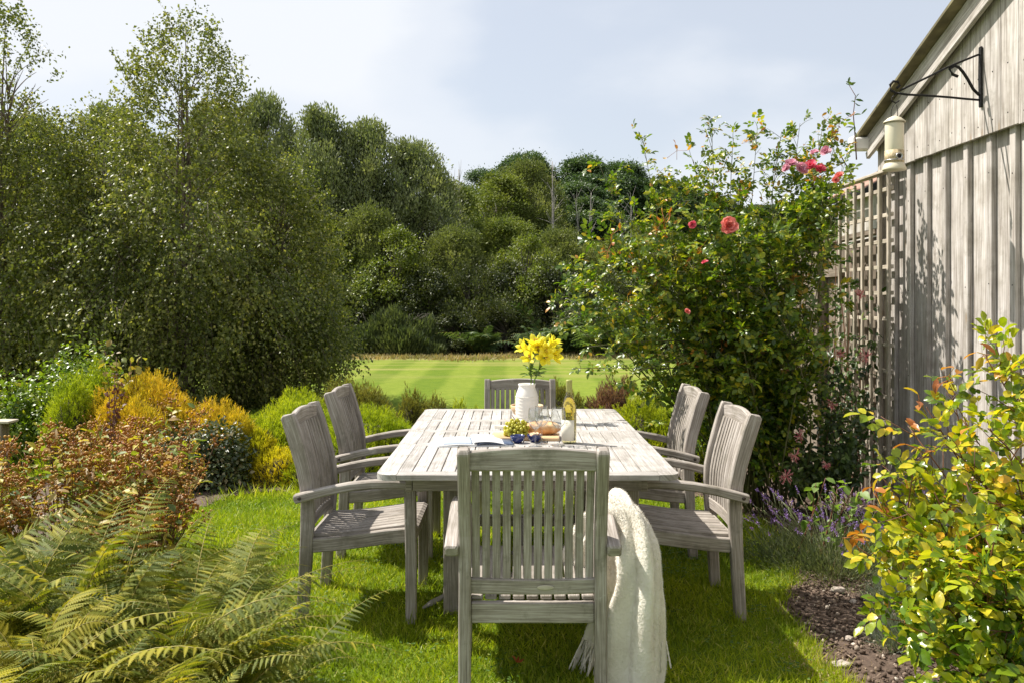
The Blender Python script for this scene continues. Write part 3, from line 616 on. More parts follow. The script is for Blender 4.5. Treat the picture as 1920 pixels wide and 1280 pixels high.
# understorey
U=[('scrub_b',-60,560,26,200),('scrub',60,560,25.6,200),('scrub_b',180,560,25.8,190),('scrub',300,560,25.6,200),('scrub_b',420,560,25.8,190),('scrub',520,545,25.7,190),
 ('scrub',625,540,25.6,170),('scrub_b',700,520,26.4,160),('scrub',800,505,26.2,190),('scrub_b',880,500,26.4,190),('scrub',850,585,25.2,160),('scrub_b',950,560,25.6,170),('scrub',950,490,26.8,180),
 ('scrub',1040,500,26.4,190),('scrub_b',1120,510,26,190),('scrub',1200,520,25.9,180),('scrub_b',1290,515,26,190),('scrub',1380,530,25.8,190),('scrub_b',1480,530,25.8,200),('scrub',1590,530,25.8,200),('scrub_b',1700,530,25.8,200)]
UL=['dark scrub bush below the wood %s'%s for s in ('beyond the left edge of the picture','at the far left behind the birch','left of the tall birch','behind the middle of the tall birch','behind the right of the tall birch','at the right skirt of the birch','just right of the birch','above the left side of the grey gorse','above the grey gorse bush','left of the lilies high up','right beside the grey gorse','low down left of the lilies','above the lilies to the left','directly above the lilies','right of the lilies','left of the rose bush','behind the left of the rose bush','behind the middle of the rose bush','behind the dense part of the rose bush','behind the trellis','behind the shed')]
for (k,px,top,Z,wp),lab in zip(U,UL): tree(k,px,top,Z,wp,lab,'bush','dark scrub bushes at the foot of the wood','scrub_bush')
# gorse
def mound(b, c, rx, ry, h, n, L0, L1, wd, up=.9, tm=NEEDLE, flat=.0, lump=.18, lf=3., seed=0., spread=.45, shell=(.72,1.03)):
    d=rdir(n); d[:,2]=np.abs(d[:,2]); d=unit(d+[0,0,flat])
    k=1+lump*wave(d*lf,1.9,seed)+.5*lump*wave(d*lf,4.7,seed+2)
    P=np.asarray(c)+d*np.array([rx,ry,h])*(k*R.uniform(shell[0],shell[1],n))[:,None]
    D=unit(d*np.array([1/rx,1/ry,1/h])*min(rx,h)*.8+np.array([0,0,up])+spread*rdir(n)); N=rdir(n)
    scatter(b,tm,P,D,N,R.uniform(L0,L1,n),wd)
g=empty('gorse_bush',(0,0,0),0,'grey-green gorse bush standing in front of the wood at the lawn edge','bush')
b=NB()
for px,top,wp,zz in ((735,578,110,24.6),(690,612,90,24.4),(790,600,100,24.7),(760,615,110,24.2),(655,640,60,24.4),(812,640,50,24.4)):
    x=(px-960)/F*zz; h=CZ-(top-565)/F*zz+.07; mound(b,(x,zz,-.07),wp/F*zz/2,.7,h,3800,.08,.20,.045,.9,NEEDLE,.1,.2,4,px)
b.build('foliage',M['gorse'],g)
b=NB(); 
for i in range(14): tube(b,curve((random.uniform(-4.2,-2.8),24.6,-.1),(random.uniform(-4.6,-2.2),24.5,1.1),.1),np.linspace(.03,.008,8),5)
b.build('stem',M['bark'],g)
# fern fronds
def pinna(m,tw=.15):
    v=[(k/m,0,-.16*(k/m)**2) for k in range(m+1)]; f=[]
    for s in (-1,1):
        for k in range(m):
            u=(k+.5)/m; w_=tw*float(np.interp(u,[0,.15,.5,1],[.75,1,.8,.12])); i=len(v); v.append((u+.35/m+.25*w_,s*w_,-.16*u*u-.03)); f.append([k,i,k+1] if s<0 else [k,k+1,i])
            j=len(v); v.append((u-.25/m+.2*w_,s*w_*.55,-.16*u*u)); f.append([k,j,i] if s<0 else [k,i,j])
    return np.array(v),f
PINNA=pinna(11,.125); PINNA_S=pinna(5,.2)
def frond(b, rb, p0, dirh, L, n=22, m=11, arch=.55, rise=1.0, wd=.30, pin=.012, droop=.25, roll=0.):
    t=np.linspace(.16,1,n); dirh=unit(np.array([dirh[0],dirh[1],0.])); 
    def P(t): 
        t=np.asarray(t); return np.asarray(p0)+dirh*(L*(arch*t+.25*arch*t*t))[...,None]+np.array([0,0,1.])*(L*(rise*t-.52*rise*t*t*(1+droop)))[...,None]
    tt=np.linspace(0,1,12); tube(rb,P(tt),np.linspace(.0035,.0008,12)*(L/.8),4)
    C0=P(t); T=unit(P(t+.02)-P(t-.02)); B=unit(np.cross(T,np.array([0,0,1.]))); N=np.cross(B,T)
    B=B*math.cos(roll)+N*math.sin(roll); N=np.cross(B,T)
    shape=np.interp(t,[0,.16,.3,.6,1],[.6,.8,1,.72,.08])*L*wd
    for s in (-1,1):
        dp=unit(B*s+T*.38+N*.02-np.array([0,0,1])*.12+.05*R.normal(size=B.shape))
        scatter(b,PINNA if m>6 else PINNA_S,C0,dp,N+.22*R.normal(size=N.shape),shape*R.uniform(.85,1.1,n),shape)
def fern_plant(name, c, nf, L0, L1, mf, ms, label, group, wd=.30, az=None, n=22, m=11, arch=(.25,.85)):
    e=empty(name,tuple(c),0,label,'fern',group); b=NB(); rb=NB()
    for i in range(nf):
        a=R.uniform(0,2*math.pi) if az is None else R.uniform(*az); Lf=R.uniform(L0,L1); 
        frond(b,rb,(R.normal()*.11,R.normal()*.11,0),(math.cos(a),math.sin(a)),Lf,n,m,R.uniform(*arch),R.uniform(1.0,1.75),wd*R.uniform(.85,1.15),droop=R.uniform(-.05,.35),roll=R.uniform(-.5,.5))
    b.build('foliage',mf,e); rb.build('stem',ms,e); return e
M['fernstem']=plain('fern stems',(.30,.25,.05),.6,var=.3)
fp=fern_plant('bracken',(0,0,0),16,1.1,1.7,M['bracken'],M['fernstem'],'','bracken at the edge of the wood',n=12,m=5)
BR=[(1005,24.0,'at the left end, right of the lilies'),(1060,24.3,'second from the left end'),(1110,23.9,'left of the rose stems'),(1165,24.3,'behind the left rose stems'),(1215,24,'behind the low rose stems'),(1270,24.3,'where the rose leaves thicken'),(1040,25.2,'taller, just above the lilies'),(1130,25.2,'taller, left of the rose bush'),(1210,25.3,'taller, behind the rose bush'),(900,24.6,'alone to the left of the lilies')]
for i,(px,zz,s) in enumerate(BR):
    e=fp if i==0 else copy_tree(fp); e.location=((px-960)/F*zz,zz,float(ground(zz))-.1); e.rotation_euler=(0,0,i*1.7); s_=.85+.12*(i%3)+(.45 if zz>25 else 0); e.scale=(s_,)*3
    tag(e,'green bracken at the wood edge '+s,'fern','bracken at the edge of the wood')
# bare dead trees
def dead(px,top,bot,Z,label,sp=.05):
    x=(px-960)/F*Z; e=empty('dead_tree',(x,Z,float(ground(Z))),0,label,'tree','bare dead trees in the wood'); b=NB(); b2=NB()
    g=float(ground(Z)); zt=CZ+(565-top)/F*Z-g; r=.0011*Z
    for k in range(2):
        dx=R.normal()*.2; c=curve((dx,0,0),(dx*1.5+R.normal()*.15,0,zt*(1-.1*k)),0,14,.015); tube(b,c,np.linspace(r,r*.35,14),5)
        for j in range(14):
            p=c[R.randint(7,14)]; d=np.array([R.normal(),R.normal()*.3,R.uniform(.4,1.2)]); tube(b2,curve(p,p+unit(d*[.4,.4,1])*R.uniform(.4,1.),.1,5),np.linspace(r*.25,r*.08,5),4)
    b.build('trunk',M['palebark'],e); b2.build('branch',M['palebark'],e)
dead(1026,303,410,43,'thin bare dead tree with several pale stems in front of the dark rounded trees')
dead(1100,362,430,46,'small bare dead tree with a fan of twigs right of the taller one')
dead(848,318,360,34,'dead twiggy treetop in the dip left of the dark rounded trees')
dead(1185,380,430,44,'bare grey dead tree half behind the left rose spray')

# ------------------------------------------------------------------ birches
M['birch']=leaf_mat('birch leaves',[(0,(.080,.096,.018)),(.5,(.145,.162,.034)),(.85,(.235,.245,.06)),(.95,(.33,.31,.08)),(1,(.42,.38,.10))],rough=.42,trans=.36,tint=(1.3,1.4,.6),spec=.42,clump=.22,cscale=1.3)
M['birchbark']=plain('birch bark',(.16,.12,.09),.8,var=.5,scale=9,bump=.3)
def birch(px,Z,prof,ntw,label,rs=1.,ls=.043,group='birch trees at the left',seed=0,ztop=None,cx=0.):
    x=(px-960)/F*Z; g=float(ground(Z)); e=empty('birch_tree',(x,Z,g),0,label,'tree',group)
    hs=np.array([p[0] for p in prof]); rs_=np.array([p[1] for p in prof])*rs; b=NB(); tb=NB()
    H_=hs.max()
    # stems and limbs
    for k in range(4):
        a=k*1.7+seed; r0=.12; top=(R.normal()*.12,R.normal()*.12,H_*(.98-.07*k)); tube(tb,curve((r0*math.cos(a),r0*math.sin(a),-.1),top,.0,14,.03),np.linspace(.055,.004,14),7)
    for k in range(90):
        h=R.uniform(.12,.92)*H_; a=R.uniform(0,6.28); r=np.interp(h,hs,rs_)*R.uniform(.6,.95); h0=max(.1,h-r*.7-.25)
        tube(tb,curve((0,0,h0),(r*math.cos(a),r*math.sin(a),h),.12,7,.05),np.linspace(.012,.003,7),4)
    # twigs: start inside the crown, arch out and droop; leaves hang along them
    area=rs_; z=R.uniform(0,1,ntw*3); hh=z*(H_-.15)+.15; rr=np.interp(hh,hs,rs_); kp=R.rand(len(hh))<(.04+.96*(rr/rs_.max())**1.25)*np.where(hh/H_>.66,.55,1); hh=hh[kp][:ntw]; rr=rr[kp][:ntw]; n=len(hh)
    a=R.uniform(0,2*math.pi,n); q=R.uniform(.35,1.0,n)**.65*rr*(1+.15*np.sin(a*4+hh*2.3+seed)+.11*np.sin(a*7-hh*4.3)+.07*np.sin(a*3+hh*9))
    P0=np.stack([q*np.cos(a),q*np.sin(a),hh],-1); k=(wave(P0,2.6,seed)+.25*R.normal(size=n))>-.26-.05*(hh/H_>.75); P0=P0[k]; a=a[k]; hh=hh[k]; n=len(P0)
    out_=np.stack([np.cos(a),np.sin(a),0*a],-1); up=np.interp(hh/H_,[0,.35,.7,1],[-1.2,-.5,.7,2.2])
    D0=unit(out_*.8+.5*rdir(n)+np.array([0,0,1.])*up[:,None]); Lt=R.uniform(.16,.42,n); m=11
    t=np.linspace(.08,1,m)
    P=P0[:,None,:]+D0[:,None,:]*(Lt[:,None]*t)[...,None]+np.array([0,0,-1.])*(Lt[:,None]*.45*t*t*np.clip(1.2-hh/H_,.2,1)[:,None])[...,None]+R.normal(size=(n,m,3))*.022
    P=P.reshape(-1,3); nn=len(P)
    D=unit(.5*np.repeat(D0,m,0)+.8*rdir(nn)+np.array([0,0,-.55])); N=unit(np.repeat(out_,m,0)*.45+rdir(nn)*.8+np.array([0,0,.45]))
    P=P[P[:,2]>.12+.1*R.rand(nn)] if False else P
    scatter(b,DIAMOND,P,D,N,R.uniform(.7,1.2,nn)*ls,R.uniform(.75,1.15,nn)*ls*.98)
    for i in range(0,n,5):
        tt=np.linspace(0,1,4)[:,None]; tube(tb,P0[i]+D0[i]*Lt[i]*tt+np.array([0,0,-1.])*Lt[i]*.4*tt*tt,np.linspace(.0035,.0012,4),3)
    b.build('crown',M['birch'],e); tb.build('trunk',M['birchbark'],e); return e
PF=[(.0,.9),(.25,1.25),(.65,1.5),(1.25,1.62),(2.1,1.55),(2.7,1.28),(3.0,1.10),(3.3,.94),(3.7,.84),(4.1,.72),(4.4,.52),(4.62,.30),(4.78,.12)]
PF=[(h*1.175,r*1.31*(1 if h<2.9 else .9)) for h,r in PF]
PF=[(h,r*(.93 if h<3 else .86)) for h,r in PF]
birch(345,12.4,PF,10500,'tall birch with a loose leafy top against the white cloud',1.0,.052,seed=0)
PF2=[(.0,.9),(.3,1.2),(1.0,1.5),(2.,1.45),(2.8,1.15),(3.4,.8),(3.9,.62),(4.3,.42),(4.6,.2),(4.75,.04)]
PF2=[(h*1.18,r*1.31*(.95 if h<2.5 else .72)) for h,r in PF2]
birch(15,12.2,PF2,9500,'leftmost birch, cut off by the left edge of the picture',1.0,.052,seed=2)
PF3=[(.0,.9),(.4,1.3),(1.2,1.5),(2.2,1.4),(2.9,1.1),(3.4,.8),(3.8,.5),(4.0,.2)]
PF3=[(h*1.10,r*1.15) for h,r in PF3]
birch(195,13.4,PF3,7000,'lower birch filling the gap between the two taller birches',1.0,.052,seed=5)
PF4=[(.0,.7),(.4,1.0),(1.2,1.15),(2.2,.95),(2.9,.6),(3.2,.2)]
PF4=[(h*1.12,r*.95) for h,r in PF4]
birch(520,13.0,PF4,4300,'smaller birch at the right skirt of the tall birch',1.0,.052,seed=7)

# ------------------------------------------------------------------ heathers
def hm(name,a,b_,c,tip,**k): return leaf_mat(name,[(0,a),(.5,b_),(1,c)],rough=.55,trans=.45,tint=(1.4,1.4,.6),tip=tip,tipat=(.0,.8),clump=.28,cscale=3.5,spec=.3,**k)
M['h_green']=hm('green heather',(.10,.155,.010),(.16,.22,.012),(.22,.28,.015),(.46,.52,.025))
M['h_lime']=hm('lime heather',(.11,.16,.010),(.17,.22,.012),(.22,.26,.015),(.46,.50,.025))
M['h_orange']=hm('orange heather',(.14,.17,.012),(.30,.26,.015),(.46,.33,.02),(.74,.49,.045))
M['h_yellow']=hm('yellow heather',(.20,.18,.012),(.32,.29,.015),(.45,.40,.02),(.72,.62,.03))
M['h_wine']=hm('wine heather',(.06,.05,.03),(.12,.07,.05),(.17,.10,.075),(.27,.15,.12))
M['h_brown']=hm('brown green heather',(.05,.06,.015),(.09,.09,.02),(.14,.12,.03),(.24,.23,.05))
def sprigs(b, c, rx, ry, h, n, L=(.035,.075), seed=0., lump=.2):
    """upright heather tips: a stalk of short needles each"""
    d=rdir(n); d[:,2]=np.abs(d[:,2]); k=1+lump*wave(d*3,2.1,seed)+.45*lump*wave(d*3,5.3,seed+2)
    P=np.asarray(c)+d*np.array([rx,ry,h])*(k*R.uniform(.80,1.02,n))[:,None]
    D=unit(d*np.array([.8,.8,.4])+np.array([0,0,.75])+.32*rdir(n)); Ls=R.uniform(L[0],L[1],n)
    scatter(b,BLADE,P,D,rdir(n),Ls,.006)
    m=6
    for j in range(m):
        t=.15+.8*j/m; a=rdir(n); scatter(b,NEEDLE,P+D*(Ls*t)[:,None],D*.9+a*.75,rdir(n),R.uniform(.010,.018,n),.0042)
def heather(parts, mat, label, n=5200, name='heather', cat='heather', group='heather mounds in the beds', L=(.03,.06)):
    e=empty(name,(0,0,0),0,label,cat,group); b=NB(); cores=NB()
    px0,_,_,z0=parts[0][:4]; ox=(px0-960)/F*z0; e.location=(ox,z0,float(ground(z0)))
    for (px,top,wp,Z) in parts:
        x=(px-960)/F*Z; g=float(ground(Z)); h=CZ-(top-565)/F*Z-g; rx=wp/F*Z/2
        sprigs(b,(x-ox,Z-z0,0),rx,min(rx*.9,.6),h-.03,int(n*(rx*h)/(.45*.6)),L,px)
        V,T_=ICO3; V=V*(1+.10*wave(V*3,2.1,px)[:,None])*np.array([rx,min(rx*.9,.6),h-.03])*.78; V[:,2]=np.maximum(V[:,2],0); cores.add(V+[x-ox,Z-z0,0],T_)
    b.build('foliage',mat,e); cores.build('twigs',M['twigs'],e); return e
M['twigs']=plain('heather twigs',(.045,.035,.02),.95,var=.6,scale=60,bump=1.)
heather([(560,752,210,7.75),(500,775,170,7.5),(620,790,170,7.6)],M['h_green'],'big bright green heather mound behind the left chairs',7000)
heather([(690,765,200,7.7),(735,790,130,7.6),(650,800,150,7.3)],M['h_green'],'green heather mound spreading left of the table end',7000)
heather([(650,708,130,8.6),(690,725,110,8.5)],M['h_brown'],'brownish green heather behind the far left chair',5200)
heather([(560,728,150,8.4)],M['h_green'],'green heather rising just under the birch leaves',5200)
heather([(775,727,80,8.2),(815,745,70,8.1)],M['h_brown'],'dark brown-green heather beside the far left table corner',5200)
heather([(862,748,60,8.1),(900,760,60,7.9)],M['h_lime'],'small pale heather just left of the far chair',5200)
heather([(482,805,90,7.25),(520,838,110,7.15),(462,842,60,7.2)],M['h_yellow'],'bright yellow low heather at the lawn edge behind the near left chair',6500)
heather([(580,850,110,7.1)],M['h_lime'],'lime heather between the two left chairs',5200)
heather([(410,748,130,7.45),(445,772,90,7.3)],M['h_orange'],'orange-tipped heather right of the larger orange one',6500)
heather([(275,706,180,7.7),(210,730,130,7.5),(335,738,120,7.6),(255,755,150,7.2)],M['h_orange'],'large orange and yellow heather at the left',6500)
heather([(135,704,110,7.4),(180,690,110,7.7)],M['h_green'],'green heather at the upper left of the bed',6000)
heather([(205,750,60,7.1)],M['h_orange'],'small orange heather low among the berry shrubs',5000)
heather([(1040,712,110,8.4),(1075,735,90,8.2)],M['h_brown'],'greenish brown heather right of the far chair',5200)
heather([(1165,708,130,8.3),(1130,728,90,8.2)],M['h_wine'],'wine red heather behind the bottle',6000)
heather([(1200,742,140,7.6),(1245,765,90,7.4)],M['h_lime'],'yellow-green heather at the right far corner of the table',7000)
heather([(1120,765,120,7.7)],M['h_green'],'green heather right of the bottle',5200)
heather([(1290,790,90,7.2)],M['h_green'],'green heather behind the far right chair',5200)
# ivy under the orange heather
M['ivy']=leaf_mat('ivy leaves',[(0,(.03,.05,.014)),(.6,(.06,.085,.024)),(.85,(.14,.14,.05)),(1,(.26,.2,.09))],rough=.4,trans=.15,spec=.6,clump=.3,cscale=4)
def leafmound(name,px,top,wp,Z,n,ls,mat,label,cat,ry=.35,D=0.,group=None,tm=DIAMOND):
    x=(px-960)/F*Z; g=float(ground(Z)); h=CZ-(top-565)/F*Z-g; rx=wp/F*Z/2; e=empty(name,(x,Z,g),0,label,cat,group); b=NB()
    d=rdir(n); d[:,2]=np.abs(d[:,2]); k=1+.22*wave(d*3,2.2,px)+.1*wave(d*3,6.,px)
    P=d*np.array([rx,ry,h])*(k*R.uniform(.55,1.02,n))[:,None]; N=unit(d*.7+np.array([0,0,.5])+.6*rdir(n)); Dd=unit(d*.5+rdir(n)+np.array([0,0,-.2]))
    scatter(b,tm,P,Dd,N,R.uniform(.6,1.25,n)*ls,R.uniform(.7,1.2,n)*ls*.95); b.build('foliage',mat,e)
    t=NB()
    for i in range(16): q=P[R.randint(n)]; tube(t,curve((q[0]*.2,q[1]*.2,0),q,.1,6),np.linspace(.006,.002,6),4)
    t.build('stem',M['redcane'],e); return e
leafmound('ivy',400,790,170,7.0,4200,.04,M['ivy'],'dark glossy ivy under the orange heather at the lawn edge','ivy',.3)
leafmound('ivy',320,800,110,6.9,2500,.04,M['ivy'],'dark ivy clump low behind the berry shrubs','ivy',.3)
M['shrub']=leaf_mat('fresh green shrub',[(0,(.09,.14,.012)),(.6,(.16,.22,.018)),(.92,(.18,.26,.03)),(1,(.5,.42,.03))],rough=.35,trans=.4,clump=.25,cscale=3)
leafmound('leafy_shrub',150,645,200,8.1,6000,.045,M['shrub'],'fresh green leafy shrub below the leftmost birches','shrub',.6,tm=OVAL)
leafmound('leafy_shrub',40,700,140,8.0,3500,.05,M['shrub'],'pale green shrub at the left edge above the wooden post','shrub',.5,tm=OVAL)
M['hyd']=leaf_mat('faded autumn leaves',[(0,(.28,.16,.05)),(.4,(.42,.33,.08)),(.7,(.22,.25,.05)),(1,(.33,.13,.06))],rough=.5,trans=.4,clump=.2)
def sprig_plant(name,pts,zb,mat,label,cat,ls=.06,npl=7):
    p0=at(pts[0][0],900,zb); e=empty(name,(p0[0],zb,0),0,label,cat); b=NB(); t=NB()
    for px,pyy in pts:
        q=at(px,pyy,zb)-np.array([p0[0],zb,0]); c=curve((R.normal()*.05,R.normal()*.05,-.05),q,.03,9,.04); tube(t,c,np.linspace(.005,.002,9),5)
        P=np.repeat(c[4:],npl,0)+R.normal(size=(5*npl,3))*.02; n=len(P); scatter(b,OVAL,P,rdir(n)+[0,0,-.1],rdir(n)*.6+[0,0,.8],R.uniform(.5,1.1,n)*ls)
    b.build('leaves',mat,e); t.build('stem',M['redcane'],e)
sprig_plant('flowering_shrub',[(245,672),(260,662),(218,668),(252,690),(195,655),(192,675)],7.6,M['hyd'],'thin stems with faded orange and buff leaves above the orange heather','shrub',.085,3)
sprig_plant('wine_leaved_shrub',[(215,705),(222,722),(230,740),(205,735)],6.9,leaf_mat('wine leaves',[(0,(.08,.02,.02)),(1,(.20,.08,.06))],trans=.3),'small dark wine-leaved plant in front of the orange heather','shrub',.04,9)

# ------------------------------------------------------------------ berry shrubs (left) 
M['hyp']=leaf_mat('berry shrub leaves',[(0,(.11,.16,.03)),(.3,(.22,.27,.04)),(.55,(.50,.42,.05)),(.7,(.42,.28,.08)),(.8,(.28,.14,.05)),(1,(.58,.47,.22))],rough=.5,trans=.35,clump=.15)
M['berry']=leaf_mat('russet berries',[(0,(.22,.065,.010)),(.5,(.38,.15,.02)),(.85,(.48,.28,.05)),(1,(.14,.04,.010))],rough=.4,trans=.0,clump=.15,spec=.3)
def berry_shrub(c, nst, ht, spread, label):
    e=empty('berry_shrub',tuple(c),0,label,'shrub','berry shrubs at the left'); lb=NB(); t=NB()
    for i in range(min(nst,98)):
        bb=NB()
        a=R.uniform(0,6.28); r=spread*math.sqrt(R.rand()); top=np.array([r*math.cos(a),r*math.sin(a),ht*R.uniform(.55,1.02)*(1-.25*(r/spread)**2)])
        cv=curve(top*[.35,.35,0],top,.04,9,.05); tube(t,cv,np.linspace(.0035,.0015,9),4)
        # berry heads
        nb_=R.randint(7,20); P=top+R.normal(size=(nb_,3))*[.028,.028,.020]; balls(bb,ICO1,P,R.uniform(.0052,.0082,nb_))
        for p in P: tube(bb,[top-[0,0,.035],p],.0009,3)
        if R.rand()<.6:
            P2=top+R.normal(size=(6,3))*.030; balls(bb,ICO1,P2,R.uniform(.004,.006,6)); [tube(bb,[top-[0,0,.035],p],.0009,3) for p in P2]
        bb.build('berry_cluster',M['berry'],e)
        nl=9; P=cv[R.randint(4,9,nl)]+R.normal(size=(nl,3))*.012; D=rdir(nl); D[:,2]=D[:,2]*.4-.05
        scatter(lb,OVAL,P,D,np.array([0,0,1.])+.6*rdir(nl),R.uniform(.03,.085,nl),R.uniform(.025,.06,nl))
    lb.build('leaves',M['hyp'],e); t.build('stem',M['redcane'],e)
berry_shrub((-2.25,4.35,0),98,.90,.42,'russet berry shrub at the left between the ferns and the orange heather')
berry_shrub((-1.86,4.25,0),70,.76,.32,'russet berry shrub in the middle, above the tallest fern tips')
berry_shrub((-1.74,3.85,0),34,.58,.20,'low berry shrub reaching over the lawn edge to the right')
berry_shrub((-2.55,4.0,0),70,.80,.36,'berry shrub at the left edge just above the ferns')
berry_shrub((-2.05,4.9,0),60,.92,.35,'berry shrub farthest back, touching the orange heather')

# ------------------------------------------------------------------ ferns (left foreground)
M['fern']=leaf_mat('fern fronds',[(0,(.09,.125,.014)),(.5,(.17,.20,.024)),(.85,(.30,.30,.04)),(1,(.46,.39,.045))],rough=.6,trans=.38,tint=(1.3,1.2,.4),spec=.25,clump=.35,cscale=2.6)
M['fern_y']=leaf_mat('yellowing fern fronds',[(0,(.18,.20,.02)),(.5,(.30,.28,.03)),(1,(.44,.38,.045))],rough=.6,trans=.4,tint=(1.2,1.15,.4),spec=.2,clump=.25,cscale=2)
FG='ferns in the left foreground'
for c,nf,L0,L1,mt,lab in [
 ((-1.30,2.95,-.03),30,.70,1.0,'fern','arching green fern in the middle of the left foreground'),
 ((-1.08,2.85,-.03),26,.55,.88,'fern','green fern nearest the front chair, its tips over the lawn'),
 ((-1.75,3.1,-.03),30,.75,1.05,'fern','tall pale fern at the left just in front of the berry shrubs'),
 ((-1.62,2.55,-.03),24,.62,.92,'fern_y','yellowing fern at the left edge of the picture'),
 ((-1.2,2.45,-.03),28,.50,.74,'fern','dark green fern in the bottom left foreground'),
 ((-1.42,2.62,-.03),14,.72,.95,'fern_y','fern with bright yellow fronds in the middle of the clump'),
 ((-2.1,3.35,-.03),26,.72,1.0,'fern','fern behind the others at the left edge below the berries'),
 ((-1.32,3.45,-.03),20,.6,.86,'fern','fern with fine upright tips in front of the low berry shrub'),
 ((-1.0,2.42,-.03),22,.42,.60,'fern','low dark fern at the bottom edge nearest the lawn')]:
    fern_plant('fern',c,int(nf*2.5),L0*.66,L1*.88,M[mt],M['fernstem'],lab,FG,wd=.155,n=28,m=9)
# ------------------------------------------------------------------ roses, honeysuckle, lavender
ROSE=[(0,(.042,.080,.010)),(.32,(.080,.14,.014)),(.6,(.145,.21,.018)),(.80,(.25,.30,.024)),(.95,(.32,.32,.03)),(1,(.50,.38,.03))]
M['rose']=leaf_mat('climbing rose leaves',ROSE,rough=.34,trans=.36,tint=(1.6,1.7,.45),spec=.45,clump=.3,cscale=2.,mottle=.2)
M['rose_top']=leaf_mat('younger rose leaves',[(0,(.06,.10,.014)),(.4,(.11,.17,.02)),(.7,(.20,.25,.03)),(.9,(.38,.36,.04)),(1,(.50,.22,.06))],rough=.32,trans=.4,spec=.55,clump=.25,cscale=2.5)
M['newred']=leaf_mat('red new shoots',[(0,(.18,.06,.02)),(.4,(.36,.14,.03)),(.8,(.52,.28,.05)),(1,(.40,.32,.04))],rough=.35,trans=.4,spec=.5,clump=.2)
def compound(b,P,D,N,s):
    """a rose leaf: a terminal leaflet and two pairs on a short stalk"""
    n=len(P); D=unit(D); B=unit(np.cross(N,D)); N=np.cross(D,B); s=np.broadcast_to(s,(n,))[:,None]
    for f,a,k in ((1.05,0,1.),(.80,1,.85),(.80,-1,.85),(.42,1,.66),(.42,-1,.66)):
        Q=P+D*s*f; d=D*.55+B*a*.95 if a else D
        jit=.22*rdir(n); scatter(b,OVAL,Q+B*a*s*.06,d+jit,N+.35*rdir(n)+np.array([0,0,.0]),(s[:,0]*R.uniform(.72,1.05,n)*k),(s[:,0]*R.uniform(.75,1.05,n)*k*.95))
def bush(b,tb,canes,step,ls,side=.22,lo=.35,cr_=.006,nside=3):
    """leafy canes with side shoots; returns shoot tips"""
    tips=[]
    for c,dens in canes:
        tube(tb,c,np.linspace(cr_,cr_*.3,len(c)),5)
        n=len(c); Ls=np.linalg.norm(np.diff(c,axis=0),axis=1).sum(); k=max(2,int(Ls*(1-lo)/step*dens))
        for j in range(k):
            t=lo+(1-lo)*(j+R.rand())/k; f=t*(n-1); i=min(int(f),n-2); p=c[i]*(1-f+i)+c[i+1]*(f-i); ax=unit(c[i+1]-c[i])
            d=unit(rdir(1)[0]*.9+ax*.55+np.array([0,0,.25])); Lq=side*R.uniform(.35,1.15)*(1.15-.6*t)
            s=curve(p,p+d*Lq,R.uniform(-.05,.15),5,.06); tube(tb,s,np.linspace(cr_*.35,cr_*.15,5),4); tips.append(s[-1])
            m=R.randint(nside,nside+3); q=s[R.randint(1,5,m)]; dd=unit(rdir(m)*.9+d*.7+np.array([0,0,-.05])); N=unit(np.array([0,0,1.])*.8+.6*rdir(m)+np.array([-.2,-.25,0]))
            compound(b,q,dd,N,R.uniform(.7,1.15,m)*ls)
    return np.array(tips)
e=empty('climbing_rose',(1.75,6.0,0),0,'big climbing rose sprawling from the fence, with pink blooms and arching sprays','rose bush')
O=np.array([1.75,6.0,0.]); b=NB(); b2=NB(); tb=NB(); nr=NB()
def rp(px,pyy,z): return at(px,pyy,z)-O
canes=[]; top=[]
base=lambda: np.array([R.normal()*.16,R.normal()*.12,0])
for px,pyy,z in [(1062,560,5.7),(1075,610,5.6),(1085,520,5.8),(1120,450,5.9),(1160,400,5.9),(1150,560,5.6),(1200,500,5.8),(1230,420,5.9),(1215,560,5.6),(1180,480,5.6),(1260,540,5.6),(1300,480,5.7),(1290,600,5.6)]: canes.append((curve(base(),rp(px,pyy,z),.16,12,.10),.92))
for px,pyy,z in [(1125,312,6.0),(1205,262,6.0),(1255,330,6.0),(1240,380,5.9),(1335,238,6.0),(1300,300,6.1),(1375,262,6.0),(1420,240,6.1),(1465,250,6.),(1500,232,6.1),(1545,225,5.8),(1570,250,5.8),(1450,310,6.0),(1390,330,6.),(1350,380,6.),(1530,300,6.0),(1580,310,5.7),(1330,340,6.2)]: top.append((curve(base(),rp(px,pyy,z),.10,12,.09),1.0))
for _ in range(30): canes.append((curve(base(),rp(R.uniform(1300,1520),R.uniform(350,700),R.uniform(5.4,6.2)),.12,10,.10),1.1))
for _ in range(5): canes.append((curve(base(),rp(R.uniform(1500,1570),R.uniform(330,430),R.uniform(5.4,6.0)),.12,10,.10),1.1))
for _ in range(14): canes.append((curve(base(),rp(R.uniform(1290,1500),R.uniform(620,860),R.uniform(5.6,6.2)),.2,9,.10),1.3))
for _ in range(4): canes.append((curve(base(),rp(R.uniform(1270,1340),R.uniform(680,800),R.uniform(5.8,6.4)),.15,9,.10),1.3))
bush(b,tb,canes,.056,.054,.31,.30,.0065,4)
tips=bush(b2,tb,top,.062,.050,.26,.36,.006,3)
